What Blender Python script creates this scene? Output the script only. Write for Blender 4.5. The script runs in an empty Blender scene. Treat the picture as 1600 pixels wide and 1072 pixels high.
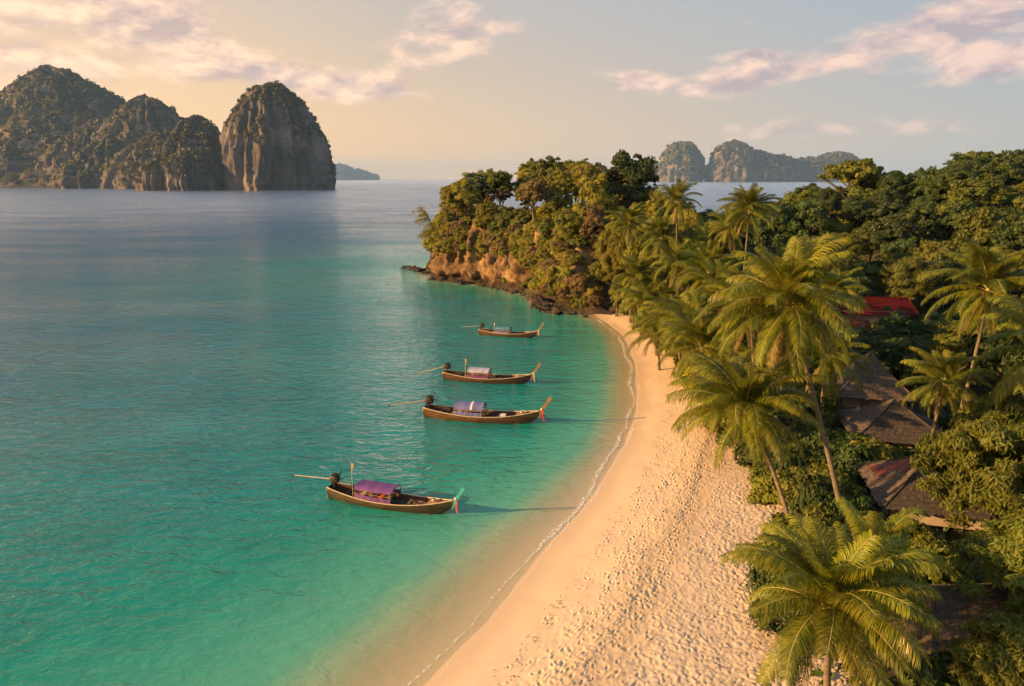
import bpy, bmesh, math, random
import numpy as np
from mathutils import Vector, Matrix
R = math.radians
scene = bpy.context.scene
COL = scene.collection

# ------------------------------------------------------------------ camera
CAM_H = 24.0
cam_d = bpy.data.cameras.new("camera")
cam_d.lens = 24.0; cam_d.sensor_width = 36.0
cam_d.clip_start = 0.5; cam_d.clip_end = 60000
cam = bpy.data.objects.new("camera", cam_d); COL.objects.link(cam)
cam.location = (0, 0, CAM_H); cam.rotation_euler = (R(90 - 13.54), 0, 0)
scene.camera = cam

# ------------------------------------------------------------------ sun and sky
SUN_EL, SUN_AZ = 15.5, -100.0          # azimuth from +Y, clockwise positive
sd_ = bpy.data.lights.new("sun", 'SUN'); sd_.energy = 5.0; sd_.angle = R(0.6)
sd_.color = (1.0, 0.60, 0.245)
sun = bpy.data.objects.new("sun", sd_); COL.objects.link(sun)
sv = Vector((math.sin(R(SUN_AZ)) * math.cos(R(SUN_EL)), math.cos(R(SUN_AZ)) * math.cos(R(SUN_EL)), math.sin(R(SUN_EL))))
sun.rotation_euler = (-sv).to_track_quat('-Z', 'Y').to_euler()
sun.location = (-60, -10, 60)

scene.view_settings.view_transform = 'Standard'
scene.view_settings.look = 'None'
scene.view_settings.gamma = 1.0
scene.view_settings.exposure = 1.33
scene.cycles.use_denoising = True
scene.cycles.max_bounces = 6
scene.cycles.diffuse_bounces = 3
scene.cycles.glossy_bounces = 3
scene.cycles.transmission_bounces = 3
scene.cycles.transparent_max_bounces = 12
scene.cycles.volume_bounces = 0
scene.cycles.adaptive_threshold = 0.03
HAZE = 5.2e-5
scene.cycles.sample_clamp_indirect = 4.0
scene.cycles.caustics_reflective = False
scene.cycles.caustics_refractive = False


class NT:
    """tiny node-tree writer"""
    def __init__(s, tree): s.t = tree; s.n = tree.nodes; s.l = tree.links
    def node(s, typ, **kw):
        n = s.n.new(typ)
        for k, v in kw.items():
            if k == 'inp':
                for a, b in v.items(): s.put(n, a, b)
            else: setattr(n, k, v)
        return n
    def put(s, n, a, b):
        if isinstance(b, bpy.types.NodeSocket): s.l.new(b, n.inputs[a])
        else: n.inputs[a].default_value = b
    def math(s, op, a, b=0.0, c=0.0, clamp=False):
        n = s.n.new('ShaderNodeMath'); n.operation = op; n.use_clamp = clamp
        s.put(n, 0, a); s.put(n, 1, b)
        if len(n.inputs) > 2: s.put(n, 2, c)
        return n.outputs[0]
    def mix(s, f, a, b, blend='MIX'):
        n = s.n.new('ShaderNodeMix'); n.data_type = 'RGBA'; n.blend_type = blend
        s.put(n, 0, f)
        for i, v in ((6, a), (7, b)):
            if isinstance(v, tuple) and len(v) == 3: v = v + (1,)
            s.put(n, i, v)
        return n.outputs[2]
    def ramp(s, f, stops, interp='LINEAR'):
        n = s.n.new('ShaderNodeValToRGB'); cr = n.color_ramp; cr.interpolation = interp
        while len(cr.elements) < len(stops): cr.elements.new(0.5)
        for e, (p, c) in zip(cr.elements, stops):
            e.position = p
            e.color = (c, c, c, 1) if isinstance(c, (int, float)) else (tuple(c) + (1,))[:4]
        s.put(n, 0, f)
        return n.outputs[0]
    def noise(s, vec, scale, detail=4, rough=0.55, dist=0.0, dim='3D'):
        n = s.n.new('ShaderNodeTexNoise'); n.noise_dimensions = dim
        if vec is not None: s.l.new(vec, n.inputs['Vector'])
        n.inputs['Scale'].default_value = scale; n.inputs['Detail'].default_value = detail
        n.inputs['Roughness'].default_value = rough; n.inputs['Distortion'].default_value = dist
        return n.outputs['Fac']
    def mapping(s, vec, scale=(1, 1, 1), loc=(0, 0, 0), rot=(0, 0, 0)):
        n = s.n.new('ShaderNodeMapping'); s.l.new(vec, n.inputs['Vector'])
        n.inputs['Scale'].default_value = scale; n.inputs['Location'].default_value = loc
        n.inputs['Rotation'].default_value = rot
        return n.outputs[0]
    def sep(s, vec):
        n = s.n.new('ShaderNodeSeparateXYZ'); s.l.new(vec, n.inputs[0]); return n.outputs
    def comb(s, x, y, z=0.0):
        n = s.n.new('ShaderNodeCombineXYZ'); s.put(n, 0, x); s.put(n, 1, y); s.put(n, 2, z); return n.outputs[0]
    def attr(s, name):
        n = s.n.new('ShaderNodeAttribute'); n.attribute_name = name; return n


world = bpy.data.worlds.new("World"); scene.world = world; world.use_nodes = True
W = NT(world.node_tree); W.n.clear()
sky = W.node('ShaderNodeTexSky', sky_type='NISHITA')
sky.sun_disc = False; sky.sun_elevation = R(SUN_EL); sky.sun_rotation = R(SUN_AZ)
sky.altitude = 0; sky.air_density = 1.0; sky.dust_density = 3.0; sky.ozone_density = 1.0
tc = W.node('ShaderNodeTexCoord')
dx, dy, dz = W.sep(tc.outputs['Generated'])
el = W.math('MULTIPLY', W.math('ARCSINE', dz), 57.2958)
az = W.math('MULTIPLY', W.math('ARCTAN2', dx, dy), 57.2958)
# warm evening tint, strongest low down and towards the sun
cosd = W.math('ADD', W.math('MULTIPLY', dx, sv.x), W.math('MULTIPLY', dy, sv.y))
side = W.math('MULTIPLY_ADD', cosd, 0.5, 0.5)                       # 1 towards the sun, 0 away
low = W.math('POWER', 2.718, W.math('MULTIPLY', W.math('ABSOLUTE', el), -0.075))
warm = W.math('MULTIPLY', W.math('MULTIPLY_ADD', side, 2.3, -0.36), W.math('MULTIPLY_ADD', low, 0.90, 0.05))
warm = W.math('ADD', warm, W.math('MULTIPLY', W.math('MULTIPLY', low, low), 0.40), clamp=True)
high = W.math('MULTIPLY', W.math('SUBTRACT', el, 9.0), 0.04, clamp=True)
base = W.mix(warm, W.mix(high, (4.3, 5.7, 6.6), (3.9, 6.3, 9.0)), (14.8, 9.0, 4.1))
base = W.mix(W.math('MULTIPLY', W.math('MULTIPLY_ADD', side, 2.0, -0.95, clamp=True), low), base, (17.0, 11.4, 6.4))
skyc = W.mix(0.85, sky.outputs[0], base)
# clouds: banks given by direction, broken up by noise; the same field goes on all round
CLOUDS = [(-28, 10.9, 12, 2.3, .50, -2), (-20, 7.9, 12, 2.6, .46, -6), (-12.5, 6.9, 8, 1.7, .44, -5), (-5, 10.8, 8, 3.4, .46, 14), (-33, 7.6, 13, 3.2, .36, 0),
          (17.3, 7.2, 7.4, 1.7, .76, 7), (10.2, 7.5, 3.4, 1.1, .60, 3), (30, 9.6, 11, 2.6, .76, 11), (34.5, 7.6, 7.5, 1.7, .64, 8),
          (24, 3.5, 14, 1.3, .46, 0), (18, 8.95, 4.5, .65, .50, 2), (60, 11, 14, 3, .45, 5), (-62, 10, 16, 3, .45, 0), (130, 14, 24, 5, .45, 0), (-130, 14, 24, 5, .45, 0)]
ae = W.comb(az, el, 0.0)
v0 = W.comb(W.math('MULTIPLY', az, 0.19), W.math('MULTIPLY', el, 0.42), W.math('MULTIPLY', az, 0.013))
n0 = W.noise(v0, 1.0, 6, 0.62, 0.25)
nv = W.node('ShaderNodeVectorMath', operation='ADD'); W.l.new(v0, nv.inputs[0]); nv.inputs[1].default_value = (-0.12, 0.36, 0)
n1 = W.noise(nv.outputs[0], 1.0, 4, 0.58, 0.25)
bank = -0.17
for (ca, ce, ra, re, amp, rot) in CLOUDS:
    mp = W.node('ShaderNodeMapping', vector_type='TEXTURE'); W.l.new(ae, mp.inputs[0])
    mp.inputs['Location'].default_value = (ca, ce, 0); mp.inputs['Rotation'].default_value = (0, 0, R(rot)); mp.inputs['Scale'].default_value = (ra, re, 1)
    gr = W.node('ShaderNodeTexGradient', gradient_type='SPHERICAL'); W.l.new(mp.outputs[0], gr.inputs[0])
    bank = W.math('MULTIPLY_ADD', gr.outputs['Fac'], amp, bank)
d0 = W.math('ADD', n0, bank)
cov = W.ramp(d0, [(0.43, 0.0), (0.76, 1.0)], 'EASE')
lit = W.math('MULTIPLY_ADD', W.math('SUBTRACT', n0, n1), 4.5, 0.52)
lit = W.math('SUBTRACT', lit, W.math('MULTIPLY', W.math('SUBTRACT', d0, 0.66), 0.55), clamp=True)   # thick cores are greyer than the rims
cl_lit = W.mix(side, (11.4, 7.9, 6.7), (18.5, 12.4, 7.4))
cl_shade = W.mix(side, (5.9, 4.8, 5.2), (7.4, 5.6, 5.1))
clc = W.mix(lit, cl_shade, cl_lit)
up = W.math('GREATER_THAN', el, -0.2)
skyc = W.mix(W.math('MULTIPLY', W.math('MULTIPLY', cov, up), 0.84), skyc, clc)
skyc = W.mix(1.0, skyc, (0.70, 0.70, 0.715), 'MULTIPLY')
bg = W.node('ShaderNodeBackground', inp={'Color': skyc, 'Strength': 0.05})
out = W.node('ShaderNodeOutputWorld'); W.l.new(bg.outputs[0], out.inputs[0])

# ------------------------------------------------------------------ helpers
rng = np.random.default_rng(7)
random.seed(7)
_perm = np.random.default_rng(3).permutation(256); _perm = np.concatenate([_perm, _perm, _perm])
_g = np.random.default_rng(5).normal(size=(256, 3)); _g /= np.linalg.norm(_g, axis=1)[:, None]

def perlin(x, y, z=0.0):
    x, y, z = np.broadcast_arrays(np.asarray(x, float), np.asarray(y, float), np.asarray(z, float))
    xi, yi, zi = np.floor(x).astype(int), np.floor(y).astype(int), np.floor(z).astype(int)
    xf, yf, zf = x - xi, y - yi, z - zi
    u, v, w = [t * t * t * (t * (t * 6 - 15) + 10) for t in (xf, yf, zf)]
    xi &= 255; yi &= 255; zi &= 255
    def g(a, b, c):
        h = _perm[_perm[_perm[(xi + a) & 255] + ((yi + b) & 255)] + ((zi + c) & 255)] & 255
        G = _g[h]
        return G[..., 0] * (xf - a) + G[..., 1] * (yf - b) + G[..., 2] * (zf - c)
    def L(t, a, b): return a + t * (b - a)
    return 1.6 * L(w, L(v, L(u, g(0, 0, 0), g(1, 0, 0)), L(u, g(0, 1, 0), g(1, 1, 0))),
                   L(v, L(u, g(0, 0, 1), g(1, 0, 1)), L(u, g(0, 1, 1), g(1, 1, 1))))

def fbm(x, y, z=0.0, oct=4, gain=0.5):
    s = 0; a = 1.0; f = 1.0
    for i in range(oct):
        s = s + a * perlin(x * f + 17.3 * i, y * f - 9.1 * i, z * f + 4.7 * i); a *= gain; f *= 2.03
    return s

def sstep(a, b, x):
    t = np.clip((x - a) / (b - a), 0, 1); return t * t * (3 - 2 * t)

def mesh_np(name, verts, faces, mat=None, smooth=False, attrs=None):
    """verts Nx3, faces MxK (K = 3 or 4)"""
    verts = np.asarray(verts, np.float32); faces = np.asarray(faces, np.int32)
    me = bpy.data.meshes.new(name)
    me.vertices.add(len(verts)); me.vertices.foreach_set('co', verts.ravel())
    k = faces.shape[1]
    me.loops.add(faces.size); me.loops.foreach_set('vertex_index', faces.ravel())
    me.polygons.add(len(faces))
    me.polygons.foreach_set('loop_start', np.arange(0, faces.size, k, dtype=np.int32))
    me.polygons.foreach_set('loop_total', np.full(len(faces), k, np.int32))
    if smooth: me.polygons.foreach_set('use_smooth', np.ones(len(faces), bool))
    for an, av in (attrs or {}).items():
        at = me.attributes.new(an, 'FLOAT', 'POINT'); at.data.foreach_set('value', np.asarray(av, np.float32))
    me.update(calc_edges=True); me.validate()
    if mat: me.materials.append(mat)
    return me

def grid_faces(nu, nv, wrap=False):
    """indices of a nu x nv vertex grid, index = i*nv + j; wrap joins last i to first"""
    i = np.arange(nu if wrap else nu - 1); j = np.arange(nv - 1)
    I, J = np.meshgrid(i, j, indexing='ij'); I2 = (I + 1) % nu
    return np.stack([I * nv + J, I2 * nv + J, I2 * nv + J + 1, I * nv + J + 1], -1).reshape(-1, 4)

def obj(name, me, parent=None, loc=(0, 0, 0), rot=(0, 0, 0), scale=(1, 1, 1)):
    o = bpy.data.objects.new(name, me); COL.objects.link(o)
    o.location = loc; o.rotation_euler = rot; o.scale = scale
    if parent: o.parent = parent
    return o

def tag(o, label=None, cat=None, group=None, kind=None):
    if label: o['label'] = label
    if cat: o['category'] = cat
    if group: o['group'] = group
    if kind: o['kind'] = kind
    return o

def thing(name, label, cat, loc=(0, 0, 0), rz=0.0, group=None):
    o = bpy.data.objects.new(name, None); COL.objects.link(o)
    o.empty_display_size = 0.3
    o.location = loc; o.rotation_euler = (0, 0, rz)
    return tag(o, label, cat, group)

class MB:
    """collects polygons, builds one mesh"""
    def __init__(s): s.v = []; s.f = []
    def add(s, vs, fs):
        b = len(s.v); s.v += [tuple(v) for v in vs]; s.f += [tuple(i + b for i in f) for f in fs]; return s
    def box(s, c, d, rz=0.0, M=None):
        x, y, z = d[0] / 2, d[1] / 2, d[2] / 2
        vs = [Vector((a * x, b * y, e * z)) for a in (-1, 1) for b in (-1, 1) for e in (-1, 1)]
        m = M or (Matrix.Translation(c) @ Matrix.Rotation(rz, 4, 'Z'))
        return s.add([m @ v for v in vs], [(0, 1, 3, 2), (4, 6, 7, 5), (0, 4, 5, 1), (2, 3, 7, 6), (0, 2, 6, 4), (1, 5, 7, 3)])
    def tube(s, pts, rad, n=8, cap=True):
        pts = [Vector(p) for p in pts]
        if isinstance(rad, (int, float)): rad = [rad] * len(pts)
        rings = []
        up = Vector((0, 0, 1))
        for i, p in enumerate(pts):
            t = (pts[min(i + 1, len(pts) - 1)] - pts[max(i - 1, 0)]).normalized()
            a = t.cross(up)
            if a.length < 1e-3: a = t.cross(Vector((1, 0, 0)))
            a.normalize(); b = t.cross(a)
            rings.append([p + (a * math.cos(2 * math.pi * k / n) + b * math.sin(2 * math.pi * k / n)) * rad[i] for k in range(n)])
        vs = [v for r in rings for v in r]
        fs = [(i * n + k, i * n + (k + 1) % n, (i + 1) * n + (k + 1) % n, (i + 1) * n + k) for i in range(len(pts) - 1) for k in range(n)]
        if cap: fs += [tuple(range(n - 1, -1, -1)), tuple((len(pts) - 1) * n + k for k in range(n))]
        return s.add(vs, fs)
    def mesh(s, name, mat=None, smooth=False):
        me = bpy.data.meshes.new(name); me.from_pydata(s.v, [], s.f)
        if smooth: me.polygons.foreach_set('use_smooth', np.ones(len(me.polygons), bool))
        me.update()
        if mat: me.materials.append(mat)
        return me
    def build(s, name, mat=None, parent=None, smooth=False, **kw):
        return obj(name, s.mesh(name, mat, smooth), parent, **kw)

# ------------------------------------------------------------------ materials
def new_mat(name):
    m = bpy.data.materials.new(name); m.use_nodes = True
    t = NT(m.node_tree); t.n.clear()
    o = t.node('ShaderNodeOutputMaterial')
    return m, t, o

def pbr(name, c1, c2, scale=2.0, rough=0.7, bump=0.2, bscale=None, spec=0.3, metallic=0.0, stretch=(1, 1, 1), detail=5, bdist=0.03):
    m, t, o = new_mat(name)
    tcn = t.node('ShaderNodeTexCoord')
    v = t.mapping(tcn.outputs['Object'], stretch)
    n = t.noise(v, scale, detail, 0.6)
    c = t.mix(t.ramp(n, [(0.35, 0.0), (0.65, 1.0)]), c1, c2)
    b = t.node('ShaderNodeBsdfPrincipled', inp={'Base Color': c, 'Roughness': rough, 'Metallic': metallic, 'Specular IOR Level': spec})
    if bump:
        n2 = t.noise(v, bscale or scale * 4, 6, 0.65)
        bm = t.node('ShaderNodeBump', inp={'Height': n2, 'Strength': bump, 'Distance': bdist}); t.l.new(bm.outputs[0], b.inputs['Normal'])
    t.l.new(b.outputs[0], o.inputs[0])
    return m

def leaf_mat(name, c1, c2, c3, trans=0.35, scale=0.35, rough=0.55):
    """leaves: colour differs from plant to plant and clump to clump; light also comes through"""
    m, t, o = new_mat(name)
    inf = t.node('ShaderNodeObjectInfo'); geo = t.node('ShaderNodeNewGeometry')
    n = t.noise(geo.outputs['Position'], scale, 3, 0.6)
    rnd = t.math('FRACT', t.math('MULTIPLY', inf.outputs['Random'], 7.31))
    n2 = t.noise(geo.outputs['Position'], scale * 11, 2, 0.6)
    c = t.mix(t.ramp(n, [(0.36, 0), (0.62, 1)]), c1, c2)
    c = t.mix(t.math('MULTIPLY', t.ramp(n2, [(0.45, 0), (0.72, 1)]), 0.55), c, c3)
    hs = t.node('ShaderNodeHueSaturation', inp={'Color': c, 'Hue': t.math('MULTIPLY_ADD', rnd, 0.03, 0.49), 'Value': t.math('MULTIPLY_ADD', inf.outputs['Random'], 0.55, 0.72), 'Saturation': 1.0})
    p = t.node('ShaderNodeBsdfPrincipled', inp={'Base Color': hs.outputs[0], 'Roughness': rough, 'Specular IOR Level': 0.25})
    tr = t.node('ShaderNodeBsdfTranslucent', inp={'Color': hs.outputs[0]})
    mx = t.node('ShaderNodeMixShader', inp={0: trans}); t.l.new(p.outputs[0], mx.inputs[1]); t.l.new(tr.outputs[0], mx.inputs[2])
    t.l.new(mx.outputs[0], o.inputs[0])
    return m

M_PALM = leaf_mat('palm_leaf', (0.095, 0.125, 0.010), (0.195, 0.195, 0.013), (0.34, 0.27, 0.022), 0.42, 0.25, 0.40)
M_PALM_DRY = leaf_mat('palm_leaf_dry', (0.20, 0.13, 0.04), (0.28, 0.17, 0.055), (0.15, 0.09, 0.03), 0.3, 0.4, 0.6)
M_RACHIS = pbr('palm_stem', (0.22, 0.20, 0.04), (0.30, 0.22, 0.06), 1.0, 0.5, 0.0)
M_PALMTRUNK = pbr('palm_trunk', (0.20, 0.145, 0.09), (0.11, 0.08, 0.05), 1.5, 0.85, 0.5, 6, stretch=(1, 1, 4))
M_HUSK = pbr('coconut_husk', (0.24, 0.19, 0.05), (0.16, 0.10, 0.03), 3, 0.6, 0.2)
M_BARK = pbr('bark', (0.13, 0.09, 0.055), (0.075, 0.055, 0.035), 3.0, 0.9, 0.6, 9, stretch=(1, 1, .3))
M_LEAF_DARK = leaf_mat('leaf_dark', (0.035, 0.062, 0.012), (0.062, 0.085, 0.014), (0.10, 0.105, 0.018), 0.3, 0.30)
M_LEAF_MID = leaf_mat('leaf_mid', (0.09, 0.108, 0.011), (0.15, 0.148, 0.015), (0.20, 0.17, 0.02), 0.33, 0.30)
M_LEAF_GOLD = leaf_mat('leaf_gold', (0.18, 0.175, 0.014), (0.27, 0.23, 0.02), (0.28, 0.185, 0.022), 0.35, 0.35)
M_LEAF_DRY = leaf_mat('leaf_dry', (0.16, 0.105, 0.035), (0.20, 0.12, 0.04), (0.13, 0.11, 0.03), 0.3, 0.4)
M_LEAF_RED = leaf_mat('leaf_red', (0.30, 0.05, 0.03), (0.20, 0.07, 0.03), (0.10, 0.08, 0.02), 0.3, 0.8)
M_GROUND = pbr('forest_floor', (0.045, 0.04, 0.018), (0.075, 0.055, 0.03), 0.5, 0.95, 0.5, 4, bdist=0.2)

def sand_material():
    m, t, o = new_mat('sand')
    geo = t.node('ShaderNodeNewGeometry'); P = geo.outputs['Position']
    zz = t.sep(P)[2]
    off = t.attr('inland').outputs['Fac']
    n1 = t.noise(P, 0.35, 4, 0.6); n2 = t.noise(P, 3.0, 5, 0.65)
    wob = t.math('MULTIPLY_ADD', t.math('SUBTRACT', n1, 0.5), 1.6, off)
    dry = t.mix(n2, (0.62, 0.43, 0.25), (0.70, 0.505, 0.31))
    coarse = t.mix(n2, (0.45, 0.335, 0.225), (0.62, 0.465, 0.315))
    mid = t.mix(n2, (0.55, 0.37, 0.205), (0.63, 0.445, 0.265))
    c = t.mix(t.ramp(t.math('MULTIPLY', wob, 0.05), [(0.24, 0), (0.32, 1)]), dry, mid)
    c = t.mix(t.ramp(t.math('MULTIPLY', wob, 0.05), [(0.38, 0), (0.47, 1)]), c, coarse)
    wet = t.ramp(t.math('MULTIPLY_ADD', wob, 0.25, 0.1), [(0.25, 1.0), (0.52, 0.0)])     # soaked strip along the water
    c = t.mix(t.math('MULTIPLY', wet, 0.6), c, (0.54, 0.36, 0.19))
    n3 = t.noise(P, 60, 3, 0.7); n4 = t.noise(P, 14, 4, 0.6)
    bm = t.node('ShaderNodeBump', inp={'Height': t.math('ADD', n3, n4), 'Strength': 0.25, 'Distance': 0.02})
    b = t.node('ShaderNodeBsdfPrincipled', inp={'Base Color': c, 'Roughness': t.math('MULTIPLY_ADD', wet, -0.5, 0.9), 'Specular IOR Level': 0.25, 'Normal': bm.outputs[0]})
    t.l.new(b.outputs[0], o.inputs[0])
    return m
M_SAND = sand_material()

def rock_mat(name, pale, mid, dark, sc, veg=None, green=None, tide=None):
    m, t, o = new_mat(name)
    geo = t.node('ShaderNodeNewGeometry'); P = geo.outputs['Position']
    v = t.mapping(P, (1, 1, 0.22))
    n1 = t.noise(v, sc, 6, 0.62, 0.4); n2 = t.noise(P, sc * 0.35, 4, 0.6)
    c = t.mix(t.ramp(n1, [(0.38, 0), (0.60, 1)]), dark, mid)
    c = t.mix(t.ramp(n2, [(0.50, 0), (0.66, 1)]), c, pale)
    if tide:                                                       # algae-black band up to the high-tide mark
        zt = t.math('MULTIPLY_ADD', t.math('SUBTRACT', n1, 0.5), 2.2, t.sep(P)[2])
        c = t.mix(t.math('MULTIPLY', t.ramp(t.math('MULTIPLY', zt, 0.25), [(tide * 0.25, 1), (tide * 0.25 + 0.15, 0)]), 0.85), c, (0.03, 0.022, 0.015))
    if veg:
        nz = t.sep(geo.outputs['Normal'])[2]
        k = t.math('ADD', nz, t.math('MULTIPLY', t.math('SUBTRACT', t.noise(P, sc * 0.8, 5, 0.65), 0.5), 1.3))
        c = t.mix(t.ramp(k, [(veg, 0), (veg + 0.12, 1)]), c, t.mix(n1, green[0], green[1]))
    n3 = t.noise(t.mapping(P, (1, 1, 0.5)), sc * 4.5, 6, 0.7, 0.8)
    c = t.mix(t.math('MULTIPLY', t.ramp(n3, [(0.30, 1), (0.50, 0)]), 0.75), c, dark)
    bm = t.node('ShaderNodeBump', inp={'Height': t.math('MULTIPLY_ADD', n3, 0.6, n1), 'Strength': 1.0, 'Distance': 0.35 / sc})
    b = t.node('ShaderNodeBsdfPrincipled', inp={'Base Color': c, 'Roughness': 0.9, 'Specular IOR Level': 0.15, 'Normal': bm.outputs[0]})
    t.l.new(b.outputs[0], o.inputs[0])
    return m
M_KARST = rock_mat('karst_rock', (0.29, 0.215, 0.155), (0.175, 0.138, 0.108), (0.08, 0.066, 0.056), 0.035, 0.44, ((0.04, 0.042, 0.014), (0.08, 0.068, 0.02)))
M_CLIFF = rock_mat('cliff_rock', (0.42, 0.26, 0.115), (0.25, 0.145, 0.062), (0.05, 0.032, 0.02), 0.50, tide=1.0)
M_BOULDER = rock_mat('wet_rock', (0.13, 0.085, 0.05), (0.065, 0.045, 0.03), (0.022, 0.016, 0.012), 1.4)
M_KARST_VEG = leaf_mat('karst_foliage', (0.065, 0.062, 0.02), (0.115, 0.095, 0.026), (0.17, 0.12, 0.034), 0.25, 0.012)

# ------------------------------------------------------------------ land outline and heights
SHORE = [(-60, -30), (-40, -12), (-24, 3), (-14, 15), (-8, 23), (-4.2, 28.4), (-1.4, 32.6), (1.9, 40.7), (4.9, 46), (7.9, 52.8), (11.4, 62),
         (14.3, 73.7), (16.4, 87.3), (17.4, 100), (16.9, 112), (14.8, 121)]
ROCKY = [(14.8, 121), (11, 128), (7, 137), (4, 145), (-3.5, 156), (-11, 161), (-18, 166), (-22, 175), (-21, 190), (-14, 205), (2, 222), (30, 236)]
BACK = [(30, 236), (80, 240), (140, 235), (300, 220), (330, 60), (330, -80), (-60, -80)]
POLY = np.array(SHORE + ROCKY[1:] + BACK[1:], float)

def shore_sd(x, y):
    """metres inland (+) or offshore (-)"""
    x = np.asarray(x, float); y = np.asarray(y, float)
    d = np.full(x.shape, 1e9); ins = np.zeros(x.shape, bool)
    n = len(POLY)
    for i in range(n):
        ax, ay = POLY[i]; bx, by = POLY[(i + 1) % n]
        ex, ey = bx - ax, by - ay
        t = np.clip(((x - ax) * ex + (y - ay) * ey) / (ex * ex + ey * ey), 0, 1)
        d = np.minimum(d, np.hypot(x - ax - t * ex, y - ay - t * ey))
        c = ((ay > y) != (by > y))
        xx = ex * (y - ay) / (ey if abs(ey) > 1e-9 else 1e-9) + ax
        ins ^= c & (x < xx)
    return np.where(ins, d, -d)

def beach_z(t):
    t = np.asarray(t, float)
    return np.where(t < 0, np.maximum(0.10 * t, -0.55 + 0.05 * t), 0.085 * np.minimum(t, 6.5) + (-0.07) * sstep(5.9, 8.6, t) + 0.05 * np.maximum(t - 7, 0))

def land_z(x, y):
    x = np.asarray(x, float); y = np.asarray(y, float)
    s = shore_sd(x, y)
    z = np.where(s < 0, np.maximum(0.10 * s, -0.55 + 0.05 * s), 0)
    z = np.maximum(z, -8)
    zi = beach_z(np.minimum(np.maximum(s, 0), 18)) + 0.05 * np.clip(s - 18, 0, 60)
    zi = zi + 12.5 * np.exp(-(((x - 108) / 46) ** 2 + ((y - 150) / 42) ** 2)) * sstep(5, 40, s)
    hx = sstep(40, 18, x) * sstep(122, 140, y)
    zi = zi + 11.5 * hx * sstep(0.5, 7, s)
    zi = zi - 1.6 * (1 - sstep(1.5, 5.0, s)) * sstep(121, 127, y)
    zi = zi + 2.5 * sstep(100, 150, y) * sstep(4, 20, s)
    zi = zi + fbm(x * 0.05, y * 0.05, 2.2, 3) * 0.9 * sstep(14, 40, s)
    return np.where(s < 0, z, zi)
def lz(x, y): return float(land_z(np.array([x]), np.array([y]))[0])

def shore_x(y):
    ys = np.array([p[1] for p in SHORE]); xs = np.array([p[0] for p in SHORE])
    f = lambda q: np.interp(q, ys, xs)
    return sum(f(y + k) for k in np.linspace(-4, 4, 9)) / 9.0 + 0.35 * perlin(np.asarray(y) * 0.09, 0.3) + 0.12 * perlin(np.asarray(y) * 0.5, 4.3)

# terrain (land and the sea floor next to it)
gx = np.arange(-130, 336, 2.0); gy = np.arange(-84, 300, 2.0)
X, Y = np.meshgrid(gx, gy, indexing='ij')
Z = land_z(X, Y)
S = shore_sd(X, Y)
band = (S > -9) & (S < 16) & (Y > 19) & (Y < 121) & (X < 40)
Z = np.where(band, Z - 0.5, Z)
terrain = obj('ground', mesh_np('ground', np.stack([X, Y, Z], -1).reshape(-1, 3), grid_faces(len(gx), len(gy)), M_GROUND, True))
tag(terrain, kind='structure')

# beach: one fine sheet that follows the waterline
ny, nt = 880, 380
ys = np.exp(np.linspace(math.log(17.0), math.log(122.0), ny))
ts = np.concatenate([np.linspace(-9.0, 2.0, 70, endpoint=False), np.linspace(2.0, 19.0, nt - 70)])
TT, YY = np.meshgrid(ts, ys, indexing='xy')
TT = TT.T; YY = YY.T                                           # nt x ny
XX = shore_x(YY) + TT * 1.15
slope = 0.82
ZZ = beach_z(TT)
ZZ = ZZ + 0.05 * fbm(XX * 0.25, YY * 0.25, 1.0, 3) * sstep(0, 3, TT)
# trampled lumps near the palms: small crests set across the slope, sharper on one side
wob = TT + 1.1 * fbm(XX * 0.16, YY * 0.16, 3.0, 3)
rough = sstep(7.2, 11.0, wob) * (0.55 + 0.45 * sstep(-0.35, 0.35, fbm(XX * 0.22, YY * 0.22, 6.0, 3)))
ca, sa = math.cos(0.5), math.sin(0.5)
u = (XX * ca + YY * sa); v = (-XX * sa + YY * ca)
w1 = perlin(u * 4.1 + 0.9 * perlin(u * 1.6, v * 1.6), v * 2.8, 0.5); w2 = perlin(u * 6.5, v * 4.8, 7.7); w3 = perlin(u * 1.2, v * 0.9, 2.7)
lump = np.clip(np.abs(w1) * 2.2, 0, 1) ** 0.8                    # broad humps parted by narrow creases
ZZ = ZZ + rough * (0.078 * (lump - 0.5) + 0.045 * w2 + 0.03 * w3)
semi = sstep(3.2, 5.2, wob) * (1 - rough)
ZZ = ZZ + semi * 0.022 * (perlin(XX * 2.6, YY * 2.6, 1.5) + 0.7 * perlin(XX * 5.5, YY * 5.5, 9.5))
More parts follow.
